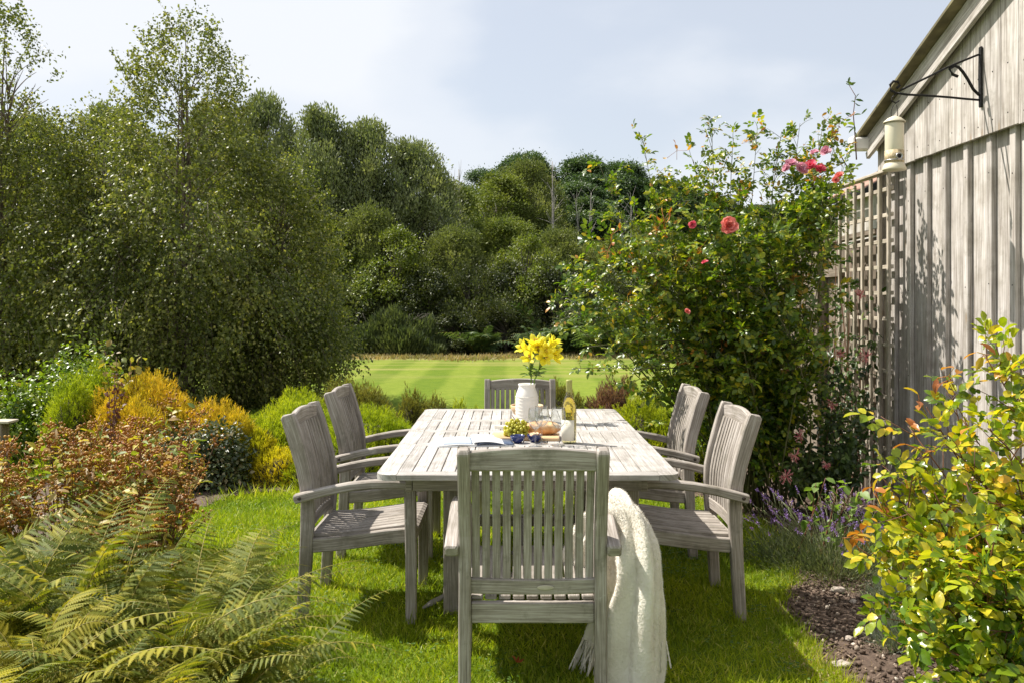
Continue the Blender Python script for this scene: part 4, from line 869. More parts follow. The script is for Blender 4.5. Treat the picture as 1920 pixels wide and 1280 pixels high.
# sprays of young leaves at the outer left
out_=[(curve(rp(1300,620,6.),rp(px,pyy,z),.15,9,.08),1.1) for px,pyy,z in [(1070,540,5.6),(1060,585,5.6),(1100,505,5.6),(1130,600,5.5),(1190,540,5.5),(1210,470,5.6),(1260,440,5.7),(1330,520,5.6),(1240,600,5.5)]]
bush(b2,tb,out_,.075,.045,.24,.2,.004,3)
for px,pyy in [(1235,430),(1250,410),(1235,520),(1135,470),(1190,500),(1140,440),(1320,490),(1180,560),(1420,640),(1500,520),(1460,680),(1410,670),(1530,330),(1515,290),(1275,280),(1300,660),(1290,680),(1415,265),(1400,350),(1560,235),(1485,520),(1350,640),(1225,630),(1395,690),(1310,470)]:
    nr=NB(); m=R.randint(4,9); P=rp(px,pyy,5.65)+R.normal(size=(m,3))*.04; [tube(nr,[P.mean(0)-[0,0,.06],P.mean(0),p],.0013,4) for p in P]; scatter(nr,OVAL,P,rdir(m)+[0,0,.3],rdir(m),R.uniform(.03,.055,m),R.uniform(.02,.038,m)); nr.build('shoot',M['newred'],e)
# the left low spray that hangs over the table end
for c in [curve(rp(1330,640,6.),rp(1180,700,5.2),.05,8,.05),curve(rp(1320,690,6.),rp(1075,690,5.0),.02,9,.05),curve(rp(1300,640,5.9),rp(1105,650,5.1),.10,9,.05)]:
    bush(b2,tb,[(c,1.0)],.09,.042,.14,.45,.005,2)
b.build('foliage',M['rose'],e); b2.build('young_foliage',M['rose_top'],e); tb.build('cane',M['cane'],e)
def petal_mat(name,a,b_,c,tr=.3): return leaf_mat(name,[(0,a),(.5,b_),(1,c)],rough=.5,trans=tr,tint=(1.1,1.,1.),spec=.3,clump=0)
M['pink']=petal_mat('coral pink petals',(.72,.16,.13),(.80,.26,.22),(.85,.40,.34))
M['rosepink']=petal_mat('cerise petals',(.62,.05,.11),(.72,.12,.18),(.80,.30,.34))
M['fadedpink']=petal_mat('faded mauve pink petals',(.62,.25,.36),(.72,.38,.48),(.80,.55,.60))
def bloom(mat,parent,p,r,tilt=(-.2,-.8,.5),name='rose_bloom'):
    b=NB(); ax=unit(np.array(tilt)+.3*R.normal(size=3)); u=unit(np.cross(ax,[0,0,1.])); v=np.cross(ax,u)
    for L_,(n,op,s) in enumerate(((6,1.25,1.),(6,.95,.88),(5,.6,.72),(5,.32,.52),(3,.1,.34))):
        a=np.linspace(0,2*math.pi,n,endpoint=False)+L_*.7+R.normal(size=n)*.1; rad=np.cos(a)[:,None]*u+np.sin(a)[:,None]*v
        op=op+R.uniform(-.3,.3,(n,1)); D=unit(ax*np.cos(op)+rad*np.sin(op)+.18*rdir(n)); N=-rad*np.cos(op)+ax*np.sin(op)+.15*rdir(n)
        PET=(np.array([[0,0,0],[.5,0,-.10],[.95,0,.02],[.3,.34,.05],[.75,.48,.06],[.98,.24,-.04],[.3,-.34,.05],[.75,-.48,.06],[.98,-.24,-.04]]),OVAL[1])
        scatter(b,PET,np.tile(p,(n,1))+rad*r*.04,D,N,r*s,r*s*1.05)
    return b.build(name,mat,parent)
for px,pyy,r,m in [(1366,425,.062,'pink'),(1298,421,.026,'rosepink'),(1520,312,.045,'rosepink'),(1537,318,.040,'rosepink'),(1483,308,.042,'fadedpink'),(1502,318,.045,'fadedpink'),(1549,284,.036,'fadedpink'),(1475,316,.032,'fadedpink'),(1574,330,.030,'pink'),(1567,338,.024,'pink'),(1322,493,.024,'rosepink'),(1288,585,.022,'pink'),(1527,287,.03,'fadedpink')]:
    bloom(M[m],e,rp(px,pyy,5.12),r*.97)

# honeysuckle on the trellis
M['hon']=leaf_mat('honeysuckle leaves',[(0,(.035,.060,.018)),(.5,(.060,.105,.030)),(.85,(.11,.17,.04)),(1,(.20,.26,.05))],rough=.36,trans=.28,spec=.5,clump=.25,cscale=3)
e=empty('honeysuckle',(2.45,6.25,0),0,'honeysuckle with pink and cream flowers climbing the trellis beside the shed','climber')
O=np.array([2.45,6.25,0.]); b=NB(); tb=NB(); canes=[]
for _ in range(17):
    x=R.uniform(-.12,.12); canes.append((curve((x,R.uniform(-.3,.35),0),(R.uniform(-.0,.15),R.uniform(-.3,.7),R.uniform(.9,2.2)),.0,10,.05),.55))
for px,pyy,z in [(1480,760,5.9),(1460,830,5.8),(1500,700,6.0),(1530,650,6.),(1470,880,5.6),(1560,780,5.8),(1600,820,5.7),(1540,860,5.7),(1620,760,5.7),(1510,900,5.6),(1580,700,5.8),(1640,800,5.6),(1450,790,6.0),(1450,870,5.9),(1570,860,5.6),(1610,880,5.55),(1480,820,5.7)]: canes.append((curve((R.normal()*.12-.1,R.normal()*.1,0),rp(px,pyy,z),.1,10,.08),2.2))
for c,dens in canes:
    tube(tb,c,np.linspace(.004,.0015,len(c)),4); k=int(34*dens)
    f=R.uniform(2,len(c)-1.01,k); i=f.astype(int); p=c[i]*(1-(f-i))[:,None]+c[i+1]*(f-i)[:,None]; off=rdir(k); p=p+off*R.uniform(.01,.10,k)[:,None]
    for s in (-1,1):
        D=unit(np.cross(rdir(k),off)*s+off*.5+np.array([0,0,-.15])); scatter(b,OVAL,p,D,unit(rdir(k)*.6+np.array([-.4,-.4,.7])),R.uniform(.035,.066,k),R.uniform(.028,.045,k))
# thin bare leader above the rose
for pts in ([(1606,300),(1603,250),(1600,215),(1604,180),(1592,160)],[(1598,330),(1575,290),(1560,250),(1562,225)]):
    c=np.array([rp(x,y,6.0) for x,y in pts]); tube(tb,c,np.linspace(.005,.002,len(pts)),5)
for px,pyy in [(1601,160),(1590,157),(1604,187),(1603,193),(1585,213),(1615,215),(1602,240),(1603,248),(1572,246),(1555,236),(1590,270)]:
    m=2; P=np.tile(rp(px,pyy,6.0),(m,1)); scatter(b,OVAL,P,rdir(m)*[1,.3,.5],rdir(m),R.uniform(.04,.065,m),R.uniform(.015,.03,m))
b.build('foliage',M['hon'],e); tb.build('stem',M['redcane'],e)
M['honf']=petal_mat('honeysuckle trumpets',(.70,.12,.20),(.82,.40,.38),(.86,.74,.58))
def trumpet_head(parent,p,r,n=18):
    r=r*.62; b=NB(); d=unit(rdir(n)+np.array([-.3,-.6,.1]))
    for k in range(n):
        u=unit(np.cross(d[k],[0,0,1.])); q=[p+d[k]*r*t+np.array([0,0,1])*r*.35*t*t*(1 if k%2 else -.6) for t in (0,.35,.7,1)]
        tube(b,q,[.0022,.0026,.0032,.0045],5)
        scatter(b,OVAL,np.tile(q[-1],(3,1)),np.tile(d[k],(3,1))+.8*rdir(3),rdir(3),.017,.008)
    b.build('flower_head',M['honf'],parent)
for px,pyy,z,r in [(1624,668,5.55,.06),(1560,756,5.7,.05),(1501,817,5.6,.052),(1491,853,5.55,.05),(1474,893,5.5,.056),(1483,752,5.8,.045),(1612,555,5.6,.045),(1577,662,5.75,.04),(1550,870,5.6,.03)]: trumpet_head(e,rp(px,pyy,z),r)

# yellow-green rose in the right foreground
M['gold']=leaf_mat('golden green rose leaves',[(0,(.07,.13,.012)),(.3,(.17,.25,.014)),(.6,(.34,.38,.018)),(.86,(.58,.50,.03)),(.97,(.66,.40,.03)),(1,(.55,.24,.04))],rough=.28,trans=.42,tint=(1.2,1.25,.4),spec=.55,clump=.3,cscale=3.2,mottle=.2)
M['goldlow']=leaf_mat('green rose leaves',[(0,(.05,.10,.010)),(.4,(.12,.20,.014)),(.7,(.28,.33,.02)),(1,(.52,.44,.03))],rough=.27,trans=.36,spec=.55,clump=.3,cscale=3.2,mottle=.2)
e=empty('rose_bush',(1.62,2.35,0),0,'rose bush with golden and orange-tipped leaves in the right foreground','rose bush'); O=np.array([1.62,2.35,0.]); b=NB(); b2=NB(); tb=NB(); nr=NB()
canes=[];low=[]
bs=lambda: np.array([R.normal()*.10,R.normal()*.08,.0])
for px,pyy,z in [(x+12,y+22,z) for x,y,z in [(1690,775,2.35),(1640,870,2.4),(1625,935,2.35),(1592,1000,2.35),(1650,1010,2.3),(1725,740,2.45),(1830,640,2.4),(1900,640,2.35),(1935,700,2.2),(1880,720,2.5),(1770,700,2.5),(1700,860,2.3),(1760,810,2.25),(1840,780,2.2),(1680,930,2.2),(1740,900,2.2),(1800,880,2.15),(1880,830,2.1),(1930,900,2.1),(1700,1060,2.15),(1660,1040,2.3),(1780,980,2.1),(1860,960,2.05),(1930,1000,2.0),(1720,830,2.35),(1790,760,2.4),(1700,1000,2.2),(1860,650,2.5),(1910,760,2.3)]]: canes.append((curve(bs(),rp(px,pyy,z),.13,11,.09),1.))
for px,pyy,z in [(1760,1120,2.1),(1730,1180,2.1),(1820,1100,2.0),(1880,1080,2.),(1780,1220,2.05),(1850,1180,1.95),(1930,1150,1.95),(1740,1250,2.1),(1810,1280,2.),(1880,1260,1.95),(1940,1250,1.9),(1700,1130,2.2),(1760,1060,2.15),(1900,1180,2.2),(1840,1040,2.2),(1930,1080,2.1),(1790,1160,2.25),(1950,950,2.3),(1900,1000,2.3),(1850,900,2.4)]: low.append((curve(bs(),rp(px,pyy,z),.16,10,.09),1.15))
bush(b,tb,canes,.060,.043,.19,.42,.005,2); bush(b2,tb,low,.043,.044,.20,.35,.005,3)
for px,pyy in [(1770,712),(1775,718),(1600,1003),(1615,1008),(1590,998),(1650,925),(1655,935),(1700,795),(1725,745),(1840,650),(1720,835),(1690,1160),(1830,890),(1790,960)]:
    nr=NB(); m=3; P=rp(px,pyy,2.28)+R.normal(size=(m,3))*.018; [tube(nr,[P.mean(0)-[-.02,0,.04],P.mean(0),p],.0012,4) for p in P]; scatter(nr,OVAL,P,rdir(m)+[-.3,0,0],np.array([0,0,1])+.5*rdir(m),R.uniform(.035,.05,m),R.uniform(.025,.035,m)); nr.build('shoot',M['newred'],e)
b.build('foliage',M['gold'],e); b2.build('lower_foliage',M['goldlow'],e); tb.build('cane',M['redcane'],e)

# lavender
M['lavleaf']=leaf_mat('lavender leaves',[(0,(.07,.10,.05)),(.5,(.12,.15,.07)),(.9,(.20,.22,.12)),(1,(.26,.24,.10))],rough=.6,trans=.25,clump=.2)
M['lavgrey']=leaf_mat('grey lavender leaves',[(0,(.12,.15,.11)),(.6,(.20,.23,.17)),(1,(.30,.32,.26))],rough=.7,trans=.2,clump=.2)
M['lavflower']=leaf_mat('lavender flowers',[(0,(.12,.06,.24)),(.5,(.21,.12,.40)),(1,(.36,.26,.54))],rough=.6,trans=.25,clump=.1)
M['lavstem']=plain('lavender stems',(.20,.24,.09),.7,var=.3)
def lavender(c,nst,rad,ht,nl,label,mat='lavleaf',fl=True,spread=.6,group='lavender plants in the bed'):
    e=empty('lavender',tuple(c),0,label,'lavender',group); b=NB(); t=NB()
    d=rdir(nl); d[:,2]=np.abs(d[:,2]); P=d*np.array([rad,rad,ht*.62])*R.uniform(.25,1,nl)[:,None]
    scatter(b,NEEDLE,P,unit(d+.6*rdir(nl)+[0,0,.6]),rdir(nl),R.uniform(.025,.05,nl),.0035)
    for i in range(nst):
        a=R.uniform(0,6.28); r=rad*R.uniform(.2,.9); L_=ht*R.uniform(.65,1.1); dd=np.array([math.cos(a),math.sin(a),0])
        p0=dd*r*.4; p1=dd*(r+spread*L_*R.uniform(.2,1.))+np.array([0,0,L_]); cv=curve(p0,p1,.12,7,.06); tube(t,cv,.0011,3)
        if fl and i%3!=2:
            ax=unit(cv[-1]-cv[-2]); n=R.randint(12,26); Ls=R.uniform(.02,.05); q=cv[-1]+ax*(R.uniform(-.2,1,n)*Ls)[:,None]+rdir(n)*.005
            f=NB(); tube(f,[cv[-2],cv[-1],cv[-1]+ax*Ls],.0009,3); scatter(f,DIAMOND,q,rdir(n)+ax*.6,rdir(n),R.uniform(.007,.012,n),R.uniform(.006,.010,n)); f.build('flower_spike',M['lavflower'],e)
    b.build('foliage',M[mat],e); t.build('stem',M['lavstem'],e)
lavender((1.72,4.55,0),120,.40,.34,6500,'large lavender with purple flower spikes leaning over the lawn edge')
lavender((1.50,4.72,0),36,.24,.32,2500,'lavender with pale spikes nearest the right-hand chairs')
lavender((2.08,4.75,0),46,.28,.36,3000,'lavender against the foot of the shed wall')
lavender((1.80,4.05,0),26,.13,.24,2400,'small grey lavender in bare soil, farther of the two','lavgrey',False,.3)
lavender((1.62,3.55,0),30,.14,.26,2600,'small grey lavender in bare soil, nearer the camera','lavgrey',False,.3)
lavender((2.15,3.35,0),26,.13,.24,2000,'small grey lavender half hidden by the golden rose','lavgrey',False,.3)
# pale seedling leaves over the lavender
sprig_plant('seedling',[(1530,905),(1548,895),(1570,915),(1600,912),(1618,925),(1600,948)],4.6,leaf_mat('pale seedling leaves',[(0,(.13,.22,.04)),(1,(.22,.30,.08))],rough=.5,trans=.4),'young plant with soft pale green leaves rising behind the lavender','plant',.075,2)
# fallen leaves
def fallen(px,pyy,col,label):
    z=CZ*F/(pyy-565); b=NB(); P=np.zeros((3,3)); scatter(b,OVAL,P,np.array([[1,.2,.3],[-.5,1,.5],[.3,-.6,.9]]),rdir(3),.035,.02)
    tag(b.build('fallen_leaf',leaf_mat('fallen leaf',[(0,col),(1,tuple(c*1.4 for c in col))],trans=.3,clump=0),None,tuple(at(px,pyy,z)+[0,0,.045])),label,'leaf')
fallen(968,1262,(.30,.06,.03),'red-brown fallen leaf in the grass under the front chair')
# ------------------------------------------------------------------ shed
WX=2.70; ZC=6.24
shed=empty('garden_shed',(WX,ZC,0),0,'weathered board-and-batten timber shed with clad gable on the right','shed')
SO=np.array([WX,ZC,0.])
class SB(MB):
    def build(s,name,mat,parent=None):
        s.v=[v-SO for v in s.v]; return MB.build(s,name,mat,parent)
YR=2.9; HE=2.69; SL=.372           # ridge depth, eave height above Z=6.22, slope
def roofh(y): return HE+(6.22-y)*SL if y>YR else HE+(6.22-2*YR+y)*SL
m=SB(); y=-.3; i=0
while y<ZC-.02:
    wd=.235+random.uniform(-.012,.012); y1=min(y+wd,ZC); m.box(WX,WX+.022,y,y1-.002,.06,2.42+.0,'z',.002); y=y1
m.build('wall_boards',M['shed'],shed)
m=SB()
for px in (1715,1747,1782,1824,1869,1914): z=WX*F/(px-960); m.box(WX-.030,WX-.0005,z,z+.052,.07,2.405,'z',.003)
z=4.53-.26
while z>-.2: m.box(WX-.030,WX-.0005,z,z+.052,.07,2.405,'z',.003); z-=.25
m.box(WX-.034,WX-.0005,ZC-.045,ZC+.0,.07,2.40,'z',.003); m.box(WX-.030,WX-.0005,5.955,6.007,.07,2.405,'z',.003)
m.build('battens',M['shed'],shed)
nl=NB(); rs=NB(); z=-.1
for zb in [WX*F/(px-960)+.026 for px in (1715,1747,1782,1824,1869,1914)]+[4.27-.25*k+.026 for k in range(14)]:
    for h in (.35,.95,1.55,2.15): nl.add(ICO0[0]*[.003,.0045,.0045]+np.array([WX-.030,zb,h+random.uniform(-.03,.03)])-SO,ICO0[1])
for yy in np.arange(.2,5.9,.145):
    for dh in (.06,.32): nl.add(ICO0[0]*[.003,.005,.005]+np.array([WX-.056,yy,2.39+dh+random.uniform(-.015,.015)])-SO,ICO0[1])
tag(nl.build('nails',M['iron'],shed),kind='stuff')
m=SB(); y=-.3
while y<6.16:
    wd=random.choice([.115,.13,.15,.16]); y1=min(y+wd,6.17); ha=min(roofh(y),roofh(y1))-.02; hb=2.375+random.uniform(-.003,.003)
    if ha-hb>.03: m.box(WX-.056,WX-.036,y+.0015,y1-.0015,hb,ha,'z',.0025)
    y=y1
m.build('gable_boards',M['shed'],shed)
# bargeboard and lower trim following the slope
def slope(m,x,dz,w,t,y0,y1):
    for a,b_ in ((y0,YR),(YR,y1)):
        m.beam((x,a,roofh(a)+dz),(x,b_,roofh(b_)+dz),w,t,(0,SL if a>=YR else -SL,1),.003)
m=SB(); slope(m,WX-.074,-.085,.15,.030,6.26,-.3); m.build('bargeboard',M['shed'],shed)
m=SB(); slope(m,WX-.102,-.175,.05,.026,6.235,-.3); m.build('trim_board',M['shed'],shed)
m=SB()
for a,b_ in ((6.34,YR),(YR,-.5)):
    m.beam((WX+1.4,a,roofh(a)+.012),(WX+1.4,b_,roofh(b_)+.012),3.12,.022,(1,0,0),.002)
M['roofing']=plain('mossy roofing sheet',(.15,.13,.07),.9,var=.5,scale=9,bump=.8); m.build('roof',M['roofing'],shed)
m=SB(); m.box(WX,WX+2.9,ZC+.0,ZC+.02,.05,2.66,'z',.002); m.build('end_wall',M['fence'],shed)
M['pvc']=plain('white plastic',(.74,.72,.68),.4,var=.06)
m=SB(); m.beam((WX-.185,6.29,2.605),(WX-.02,6.29,2.605),.095,.085,(0,0,1),.012); m.beam((WX-.205,6.29,2.605),(WX-.186,6.29,2.605),.11,.10,(0,0,1),.008); g=m.build('gutter_end',M['pvc'],shed)
m=SB(); m.beam((WX+.0,6.30,2.605),(WX+2.9,6.30,2.60),.09,.09,(0,0,1),.01); m.build('gutter',M['pvc'],shed)

# iron bracket and bird feeder
Zb=4.80; bx=WX-.056
br=empty('hanging_bracket',(bx,Zb,2.7),0,'curly black wrought-iron bracket fixed to the shed gable','bracket'); BO=np.array([bx,Zb,2.7])
def bp(px,pyy): q=at(px,pyy,Zb); return np.array([q[0],Zb,q[2]])-BO
m=MB(); a_=np.array([-.008,0,CZ+(565-88)/F*Zb-2.7]); c_=np.array([-.008,0,CZ+(565-202)/F*Zb-2.7]); m.sweep([a_,(a_+c_)/2+[-.003,0,0],c_],.026,.012,(0,1,0),.003); m.build('wall_plate',M['iron'],br)
def iron(name,pts,r): b=NB(); tube(b,np.array([bp(*p) for p in pts]),r,7); b.build(name,M['iron'],br)
iron('top_bar',[(1853,104),(1844,101),(1832,104),(1800,117),(1776,127),(1740,145),(1700,164),(1688,170)],.0062)
iron('lower_bar',[(1853,183),(1835,188),(1810,186),(1780,183),(1740,180),(1700,178),(1682,175)],.0065)
iron('strut',[(1847,176),(1835,178),(1825,168),(1815,150),(1806,136),(1798,127),(1790,124),(1780,130),(1786,140),(1796,144)],.0085)
iron('scroll',[(1850,160),(1840,160),(1838,166),(1846,174),(1852,176)],.006)
iron('scroll',[(1852,115),(1842,113),(1836,118)],.005)
iron('hook',[(1682,176),(1670,170),(1669,160),(1675,153),(1684,154),(1687,161),(1681,166)],.0075)
iron('hook',[(1680,176),(1672,184),(1672,190),(1680,194),(1686,189)],.004)
q=at(1677,268,Zb); fe=empty('bird_feeder',(q[0],Zb,CZ+(565-268)/F*Zb),0,'cream tube bird feeder hanging from the iron bracket','bird feeder'); FO=np.array([q[0],Zb,CZ+(565-268)/F*Zb])
M['cream']=plain('cream enamel',(.62,.56,.42),.5,var=.12,scale=12); M['creamtube']=plain('cloudy plastic tube',(.66,.61,.46),.3,var=.12,scale=8)
lathe('tube',[(.0,-.125),(.047,-.125),(.050,-.12),(.050,.10),(.047,.115),(0,.115)],M['creamtube'],fe,32)
lathe('lid',[(.0,.150),(.012,.149),(.035,.138),(.058,.118),(.060,.112),(.052,.112)],M['cream'],fe,32)
lathe('tray',[(.050,-.118),(.056,-.128),(.064,-.148),(.062,-.156),(.030,-.160),(0,-.160)],M['cream'],fe,32)
M['steel']=plain('dull steel',(.45,.44,.42),.35,metal=.9)
lathe('perch_ring',[(.0505,-.098),(.0535,-.098),(.0535,-.104),(.0505,-.104)],M['steel'],fe,28)
lathe('seed',[(.0506,-.115),(.0512,-.115),(.0512,-.045),(.0506,-.045)],plain('seed behind the tube wall',(.50,.40,.24),.6,var=.5,scale=90),fe,28)
o=lathe('feeding_port',[(.011,0),(.013,.004),(.019,.006),(.020,.0),(.020,-.004)],M['steel'],fe,20); o.location=(.004,-.052,-.083); o.rotation_euler=(math.radians(90),0,0)
b=NB(); V,T=ICO1; b.add(V*[.011,.004,.011]+[.004,-.051,-.083],T); b.build('port_hole',M['iron'],fe)
b=NB(); tube(b,[(-.018,0,.142),(-.018,0,.175),(-.008,0,.205),(.004,0,.222),(.014,0,.205),(.018,0,.175),(.018,0,.142)],.0022,5); b.build('hanger_wire',M['iron'],fe)

# trellis
tr=empty('trellis',(WX-.09,6.3,0),0,'square-lattice timber trellis standing by the corner of the shed','trellis'); TO=np.array([WX-.09,6.3,0]); 
class TB(MB):
    def build(s,name,mat,parent=None): s.v=[v-TO for v in s.v]; return MB.build(s,name,mat,parent)
m=TB(); XT=WX-.085
for k in range(7):
    z=5.90+k*.147; m.box(XT-.014,XT+.006,z,z+.030,.02,2.345-.004*k,'z',.002)
for k in range(12):
    h=.22+k*.182; m.box(XT+.0065,XT+.026,5.90,6.83,h,h+.028,'y',.002)
m.build('lattice',M['trellis'],tr)
m=TB(); m.box(XT-.03,XT+.03,5.89,6.84,2.346,2.366,'y',.003); m.build('top_rail',M['trellis'],tr)
# fence running on behind the rose
fn=empty('board_fence',(WX,7.,0),0,'dark weathered board fence behind the climbing rose','fence'); TO=np.array([WX,7.,0])
m=TB(); z=6.27
while z<11.4: m.box(WX+.0,WX+.018,z,z+.115,-.1,1.93-.012*(z-6),'z',.002); z+=.12+random.uniform(0,.004)
m.build('boards',M['fence'],fn)
m=TB(); m.beam((WX-.0,6.27,1.965),(WX-.0,11.4,1.90),.07,.04,(1,0,0),.004); m.build('capping',M['fence'],fn)
for z in (7.3,9.2,11.2):
    m=TB(); m.box(WX-.09,WX-.001,z,z+.09,-.1,1.92-.012*(z-6),'z',.004); m.build('post',M['fence'],fn)
for h in (.4,1.65):
    m=TB(); m.box(WX-.04,WX-.002,6.9,7.29,h,h+.07,'y',.003); m.build('rail',M['fence'],fn)
# neighbour's roof
nb=empty('outbuilding',(4.78,11.5,0),0,'tiled roof corner of an outbuilding showing above the trellis','building')
M['tiles']=plain('terracotta tiles',(.30,.17,.12),.8,var=.35,scale=7,bump=.8)
m=MB(); m.box(.05,3.4,.05,1.0,-.1,2.98,'z',.01); m.build('wall',M['shed'],nb)
m=MB(); m.beam((-.10,.5,2.94),(2.0,.5,4.08),1.4,.06,(0,1,0),.01)
m.build('roof',M['tiles'],nb); m=MB(); m.beam((3.9,.5,2.98),(2.0,.5,4.05),1.4,.06,(0,1,0),.01); m.build('roof',M['tiles'],nb)
m=MB(); m.beam((-.13,-.235,2.87),(2.0,-.235,4.03),.12,.03,(0,0,1),.004); m.build('bargeboard',M['iron'],nb)
m=MB(); m.box(-.16,-.10,-.2,1.2,2.86,2.93,'y',.01); m.build('gutter',M['iron'],nb)
# old post at the left edge
p=at(4,800,7.2); po=empty('wooden_post',(p[0]-.1,7.2,-.07),0,'stub of a dark wooden post with a pale top at the left edge','post')
m=MB(); m.box(-.18,.13,-.06,.06,0,.50,'z',.006); m.build('shaft',M['fence'],po); m=MB(); m.box(-.24,.20,-.075,.075,.501,.522,'x',.004); m.build('cap',M['trellis'],po)

# ------------------------------------------------------------------ things on the table
T0=.75
def on(px,Z,dz=0.): return np.array([(px-960)/F*Z,Z,T0+dz])
M['vase']=plain('white stoneware',(.80,.77,.71),.45,var=.03,scale=30)
v=on(988,5.0)
vs=lathe('vase',[(0,.001),(.058,.001),(.064,.008),(.066,.03),(.067,.12),(.066,.145),(.060,.168),(.052,.188),(.048,.200),(.049,.210),(.052,.217),(.049,.220),(.044,.214),(.043,.19),(.052,.16),(.06,.13),(.06,.02),(0,.012)],M['vase'],None,56,tuple(v)); tag(vs,'white ribbed stoneware vase holding yellow lilies','vase')
b=NB()
for h in (.03,.05,.07,.09,.11,.13,.147): 
    a=np.linspace(0,2*math.pi,40); pts=np.stack([.0672*np.cos(a),.0672*np.sin(a),0*a+h],-1); tube(b,pts,.0011,4)
b.build('ribs',M['vase'],vs)
M['lily']=leaf_mat('yellow lily petals',[(0,(.88,.74,.02)),(.5,(.90,.80,.04)),(1,(.92,.84,.10))],rough=.5,trans=.48,tint=(1.05,1.05,.6),spec=.3,clump=0)
M['lilystem']=plain('lily stems',(.13,.22,.03),.45,var=.3); M['lilyleaf']=lm('lily leaves',(.05,.11,.015),(.09,.17,.02),(.14,.23,.03),rough=.35,trans=.35,clump=0)
M['bud']=plain('green yellow buds',(.38,.42,.04),.45,var=.4,scale=30)
M['anther']=plain('orange anthers',(.40,.16,.02),.7)
LP=(np.array([[0,0,0],[.45,0,-.10],[.8,0,-.04],[1,0,.14],[.25,.17,.03],[.55,.28,.02],[.82,.21,.04],[.25,-.17,.03],[.55,-.28,.02],[.82,-.21,.04]]),[[0,4,1],[4,5,1],[5,2,1],[5,6,2],[6,3,2],[0,1,7],[7,1,8],[8,1,2],[8,2,9],[9,2,3]])
def lily(px,bottom,flowers,buds,label):
    s=empty('lily_stem',tuple(v),0,label,'lily','lilies in the vase'); st=NB(); lb=NB(); q0=np.array([(bottom-988)/F*5*.6,0,.03]); 
    def vp(px,pyy,dz=0.): return np.array([(px-988)/F*5,dz,CZ-(pyy-565)/F*5-T0])
    node=vp(px,693); mid=vp(bottom,712); tube(st,[q0,mid,mid*.4+node*.6+[.004,0,0],node],[.0042,.004,.0038,.0034],8)
    for (fx,fy,ax,r) in flowers:
        p=vp(fx,fy,R.uniform(-.05,.05)); ax=unit(np.array(ax,float)); base=p-ax*r*.55; tube(st,curve(node,base,.05,5,.02),.002,6)
        u=unit(np.cross(ax,[.1,.2,1.])); w_=np.cross(ax,u); fb=NB()
        for L_,(op,n) in enumerate(((.62,3),(.50,3))):
            a=np.arange(3)*2*math.pi/3+L_*math.pi/3+R.uniform(0,.3); rad=np.cos(a)[:,None]*u+np.sin(a)[:,None]*w_; o_=op+R.uniform(-.12,.12,3)[:,None]
            D=ax*np.cos(o_)+rad*np.sin(o_); N=-(rad*np.cos(o_)-ax*np.sin(o_)); scatter(fb,LP,np.tile(base,(3,1))+rad*.003,D,-N,r*1.24,r*(1.15 if L_ else .9))
        f=fb.build('flower',M['lily'],s)
        an=NB(); 
        for k in range(5):
            d=unit(ax+.28*rdir(1)[0]); tube(an,[base,base+d*r*.75],.0009,4); tube(an,[base+d*r*.75-u*.005,base+d*r*.75+u*.005],.0018,5)
        an.build('stamens',M['anther'],f)
    for (fx,fy,ax,r) in buds:
        p=vp(fx,fy,R.uniform(-.03,.03)); ax=unit(np.array(ax,float)); tube(st,curve(node,p-ax*r*.5,.05,5,.02),.0018,6); bb=NB()
        t=np.linspace(-.5,.5,9)[:,None]; tube(bb,p+ax*r*t,[.002,.007,.010,.0115,.0115,.010,.008,.005,.001],9); bb.build('bud',M['bud'],s)
    n=16; hh=R.uniform(.25,1.1,n)[:,None]; P=mid*(1-hh)+node*hh; P[:,2]=np.maximum(P[:,2],.24); a=R.uniform(0,6.28,n); D=np.stack([np.cos(a),np.sin(a)*.6,R.uniform(-.2,.9,n)],-1); scatter(lb,OVAL,P,D,[[0,0,1.]]+.3*rdir(n),R.uniform(.04,.075,n),.022)
    st.build('stem',M['lilystem'],s); lb.build('leaves',M['lilyleaf'],s)
lily(994,996,[(980,650,(-.85,-.3,.55),.062),(991,668,(-.35,-.8,.35),.058),(1003,640,(-.1,-.35,.9),.066),(1009,652,(.1,-.8,.55),.06),(995,650,(-.3,-.2,.9),.058)],[(1012,631,(.0,0,1),.045),(1028,632,(.5,0,.85),.05),(1002,635,(-.15,0,1),.05)],'lily stem on the left of the vase with upright open yellow flowers')
lily(1010,1002,[(1021,668,(.05,-.95,.1),.066),(1040,655,(.75,-.45,.35),.066),(1038,640,(.5,-.2,.8),.060),(1025,655,(.2,-.9,.3),.062),(1043,668,(.8,-.6,-.1),.058),(1017,645,(.1,-.5,.8),.058)],[(1035,637,(.75,0,.5),.055),(1047,650,(.9,0,.35),.05),(1013,658,(-.3,-.2,.8),.04)],'lily stem on the right of the vase with yellow flowers facing forward')

# bottle
bo=on(1067,4.23); bt=empty('wine_bottle',tuple(bo),0,'clear yellow-green wine bottle with cream label and green capsule','wine bottle')
prof=[(0,.004),(.028,.002),(.0355,.006),(.0365,.014),(.0365,.165),(.035,.185),(.028,.212),(.019,.236),(.0148,.252),(.0138,.27),(.0138,.308)]
M['wine']=clear_glass('yellow green bottle',(.95,.92,.66))
lathe('glass',[(0,.004)]+prof[1:]+[(.0118,.308),(.0118,.27),(.0128,.252),(.017,.235),(.0335,.18),(.0345,.165),(.0345,.016),(0,.014)],M['wine'],bt,48)
lathe('wine',[(0,.015),(.0338,.0165),(.0338,.165),(.0325,.182),(.026,.208),(.0165,.232),(0,.232)],glass_mat('white wine',(.93,.87,.42),.0,1.34),bt,40)
M['capsule']=plain('matt green capsule',(.36,.36,.10),.45,var=.05,coat=.1); lathe('capsule',[(.0142,.254),(.0150,.256),(.0148,.300),(.0156,.302),(.0156,.311),(.0142,.3135),(0,.3135)],M['capsule'],bt,32)
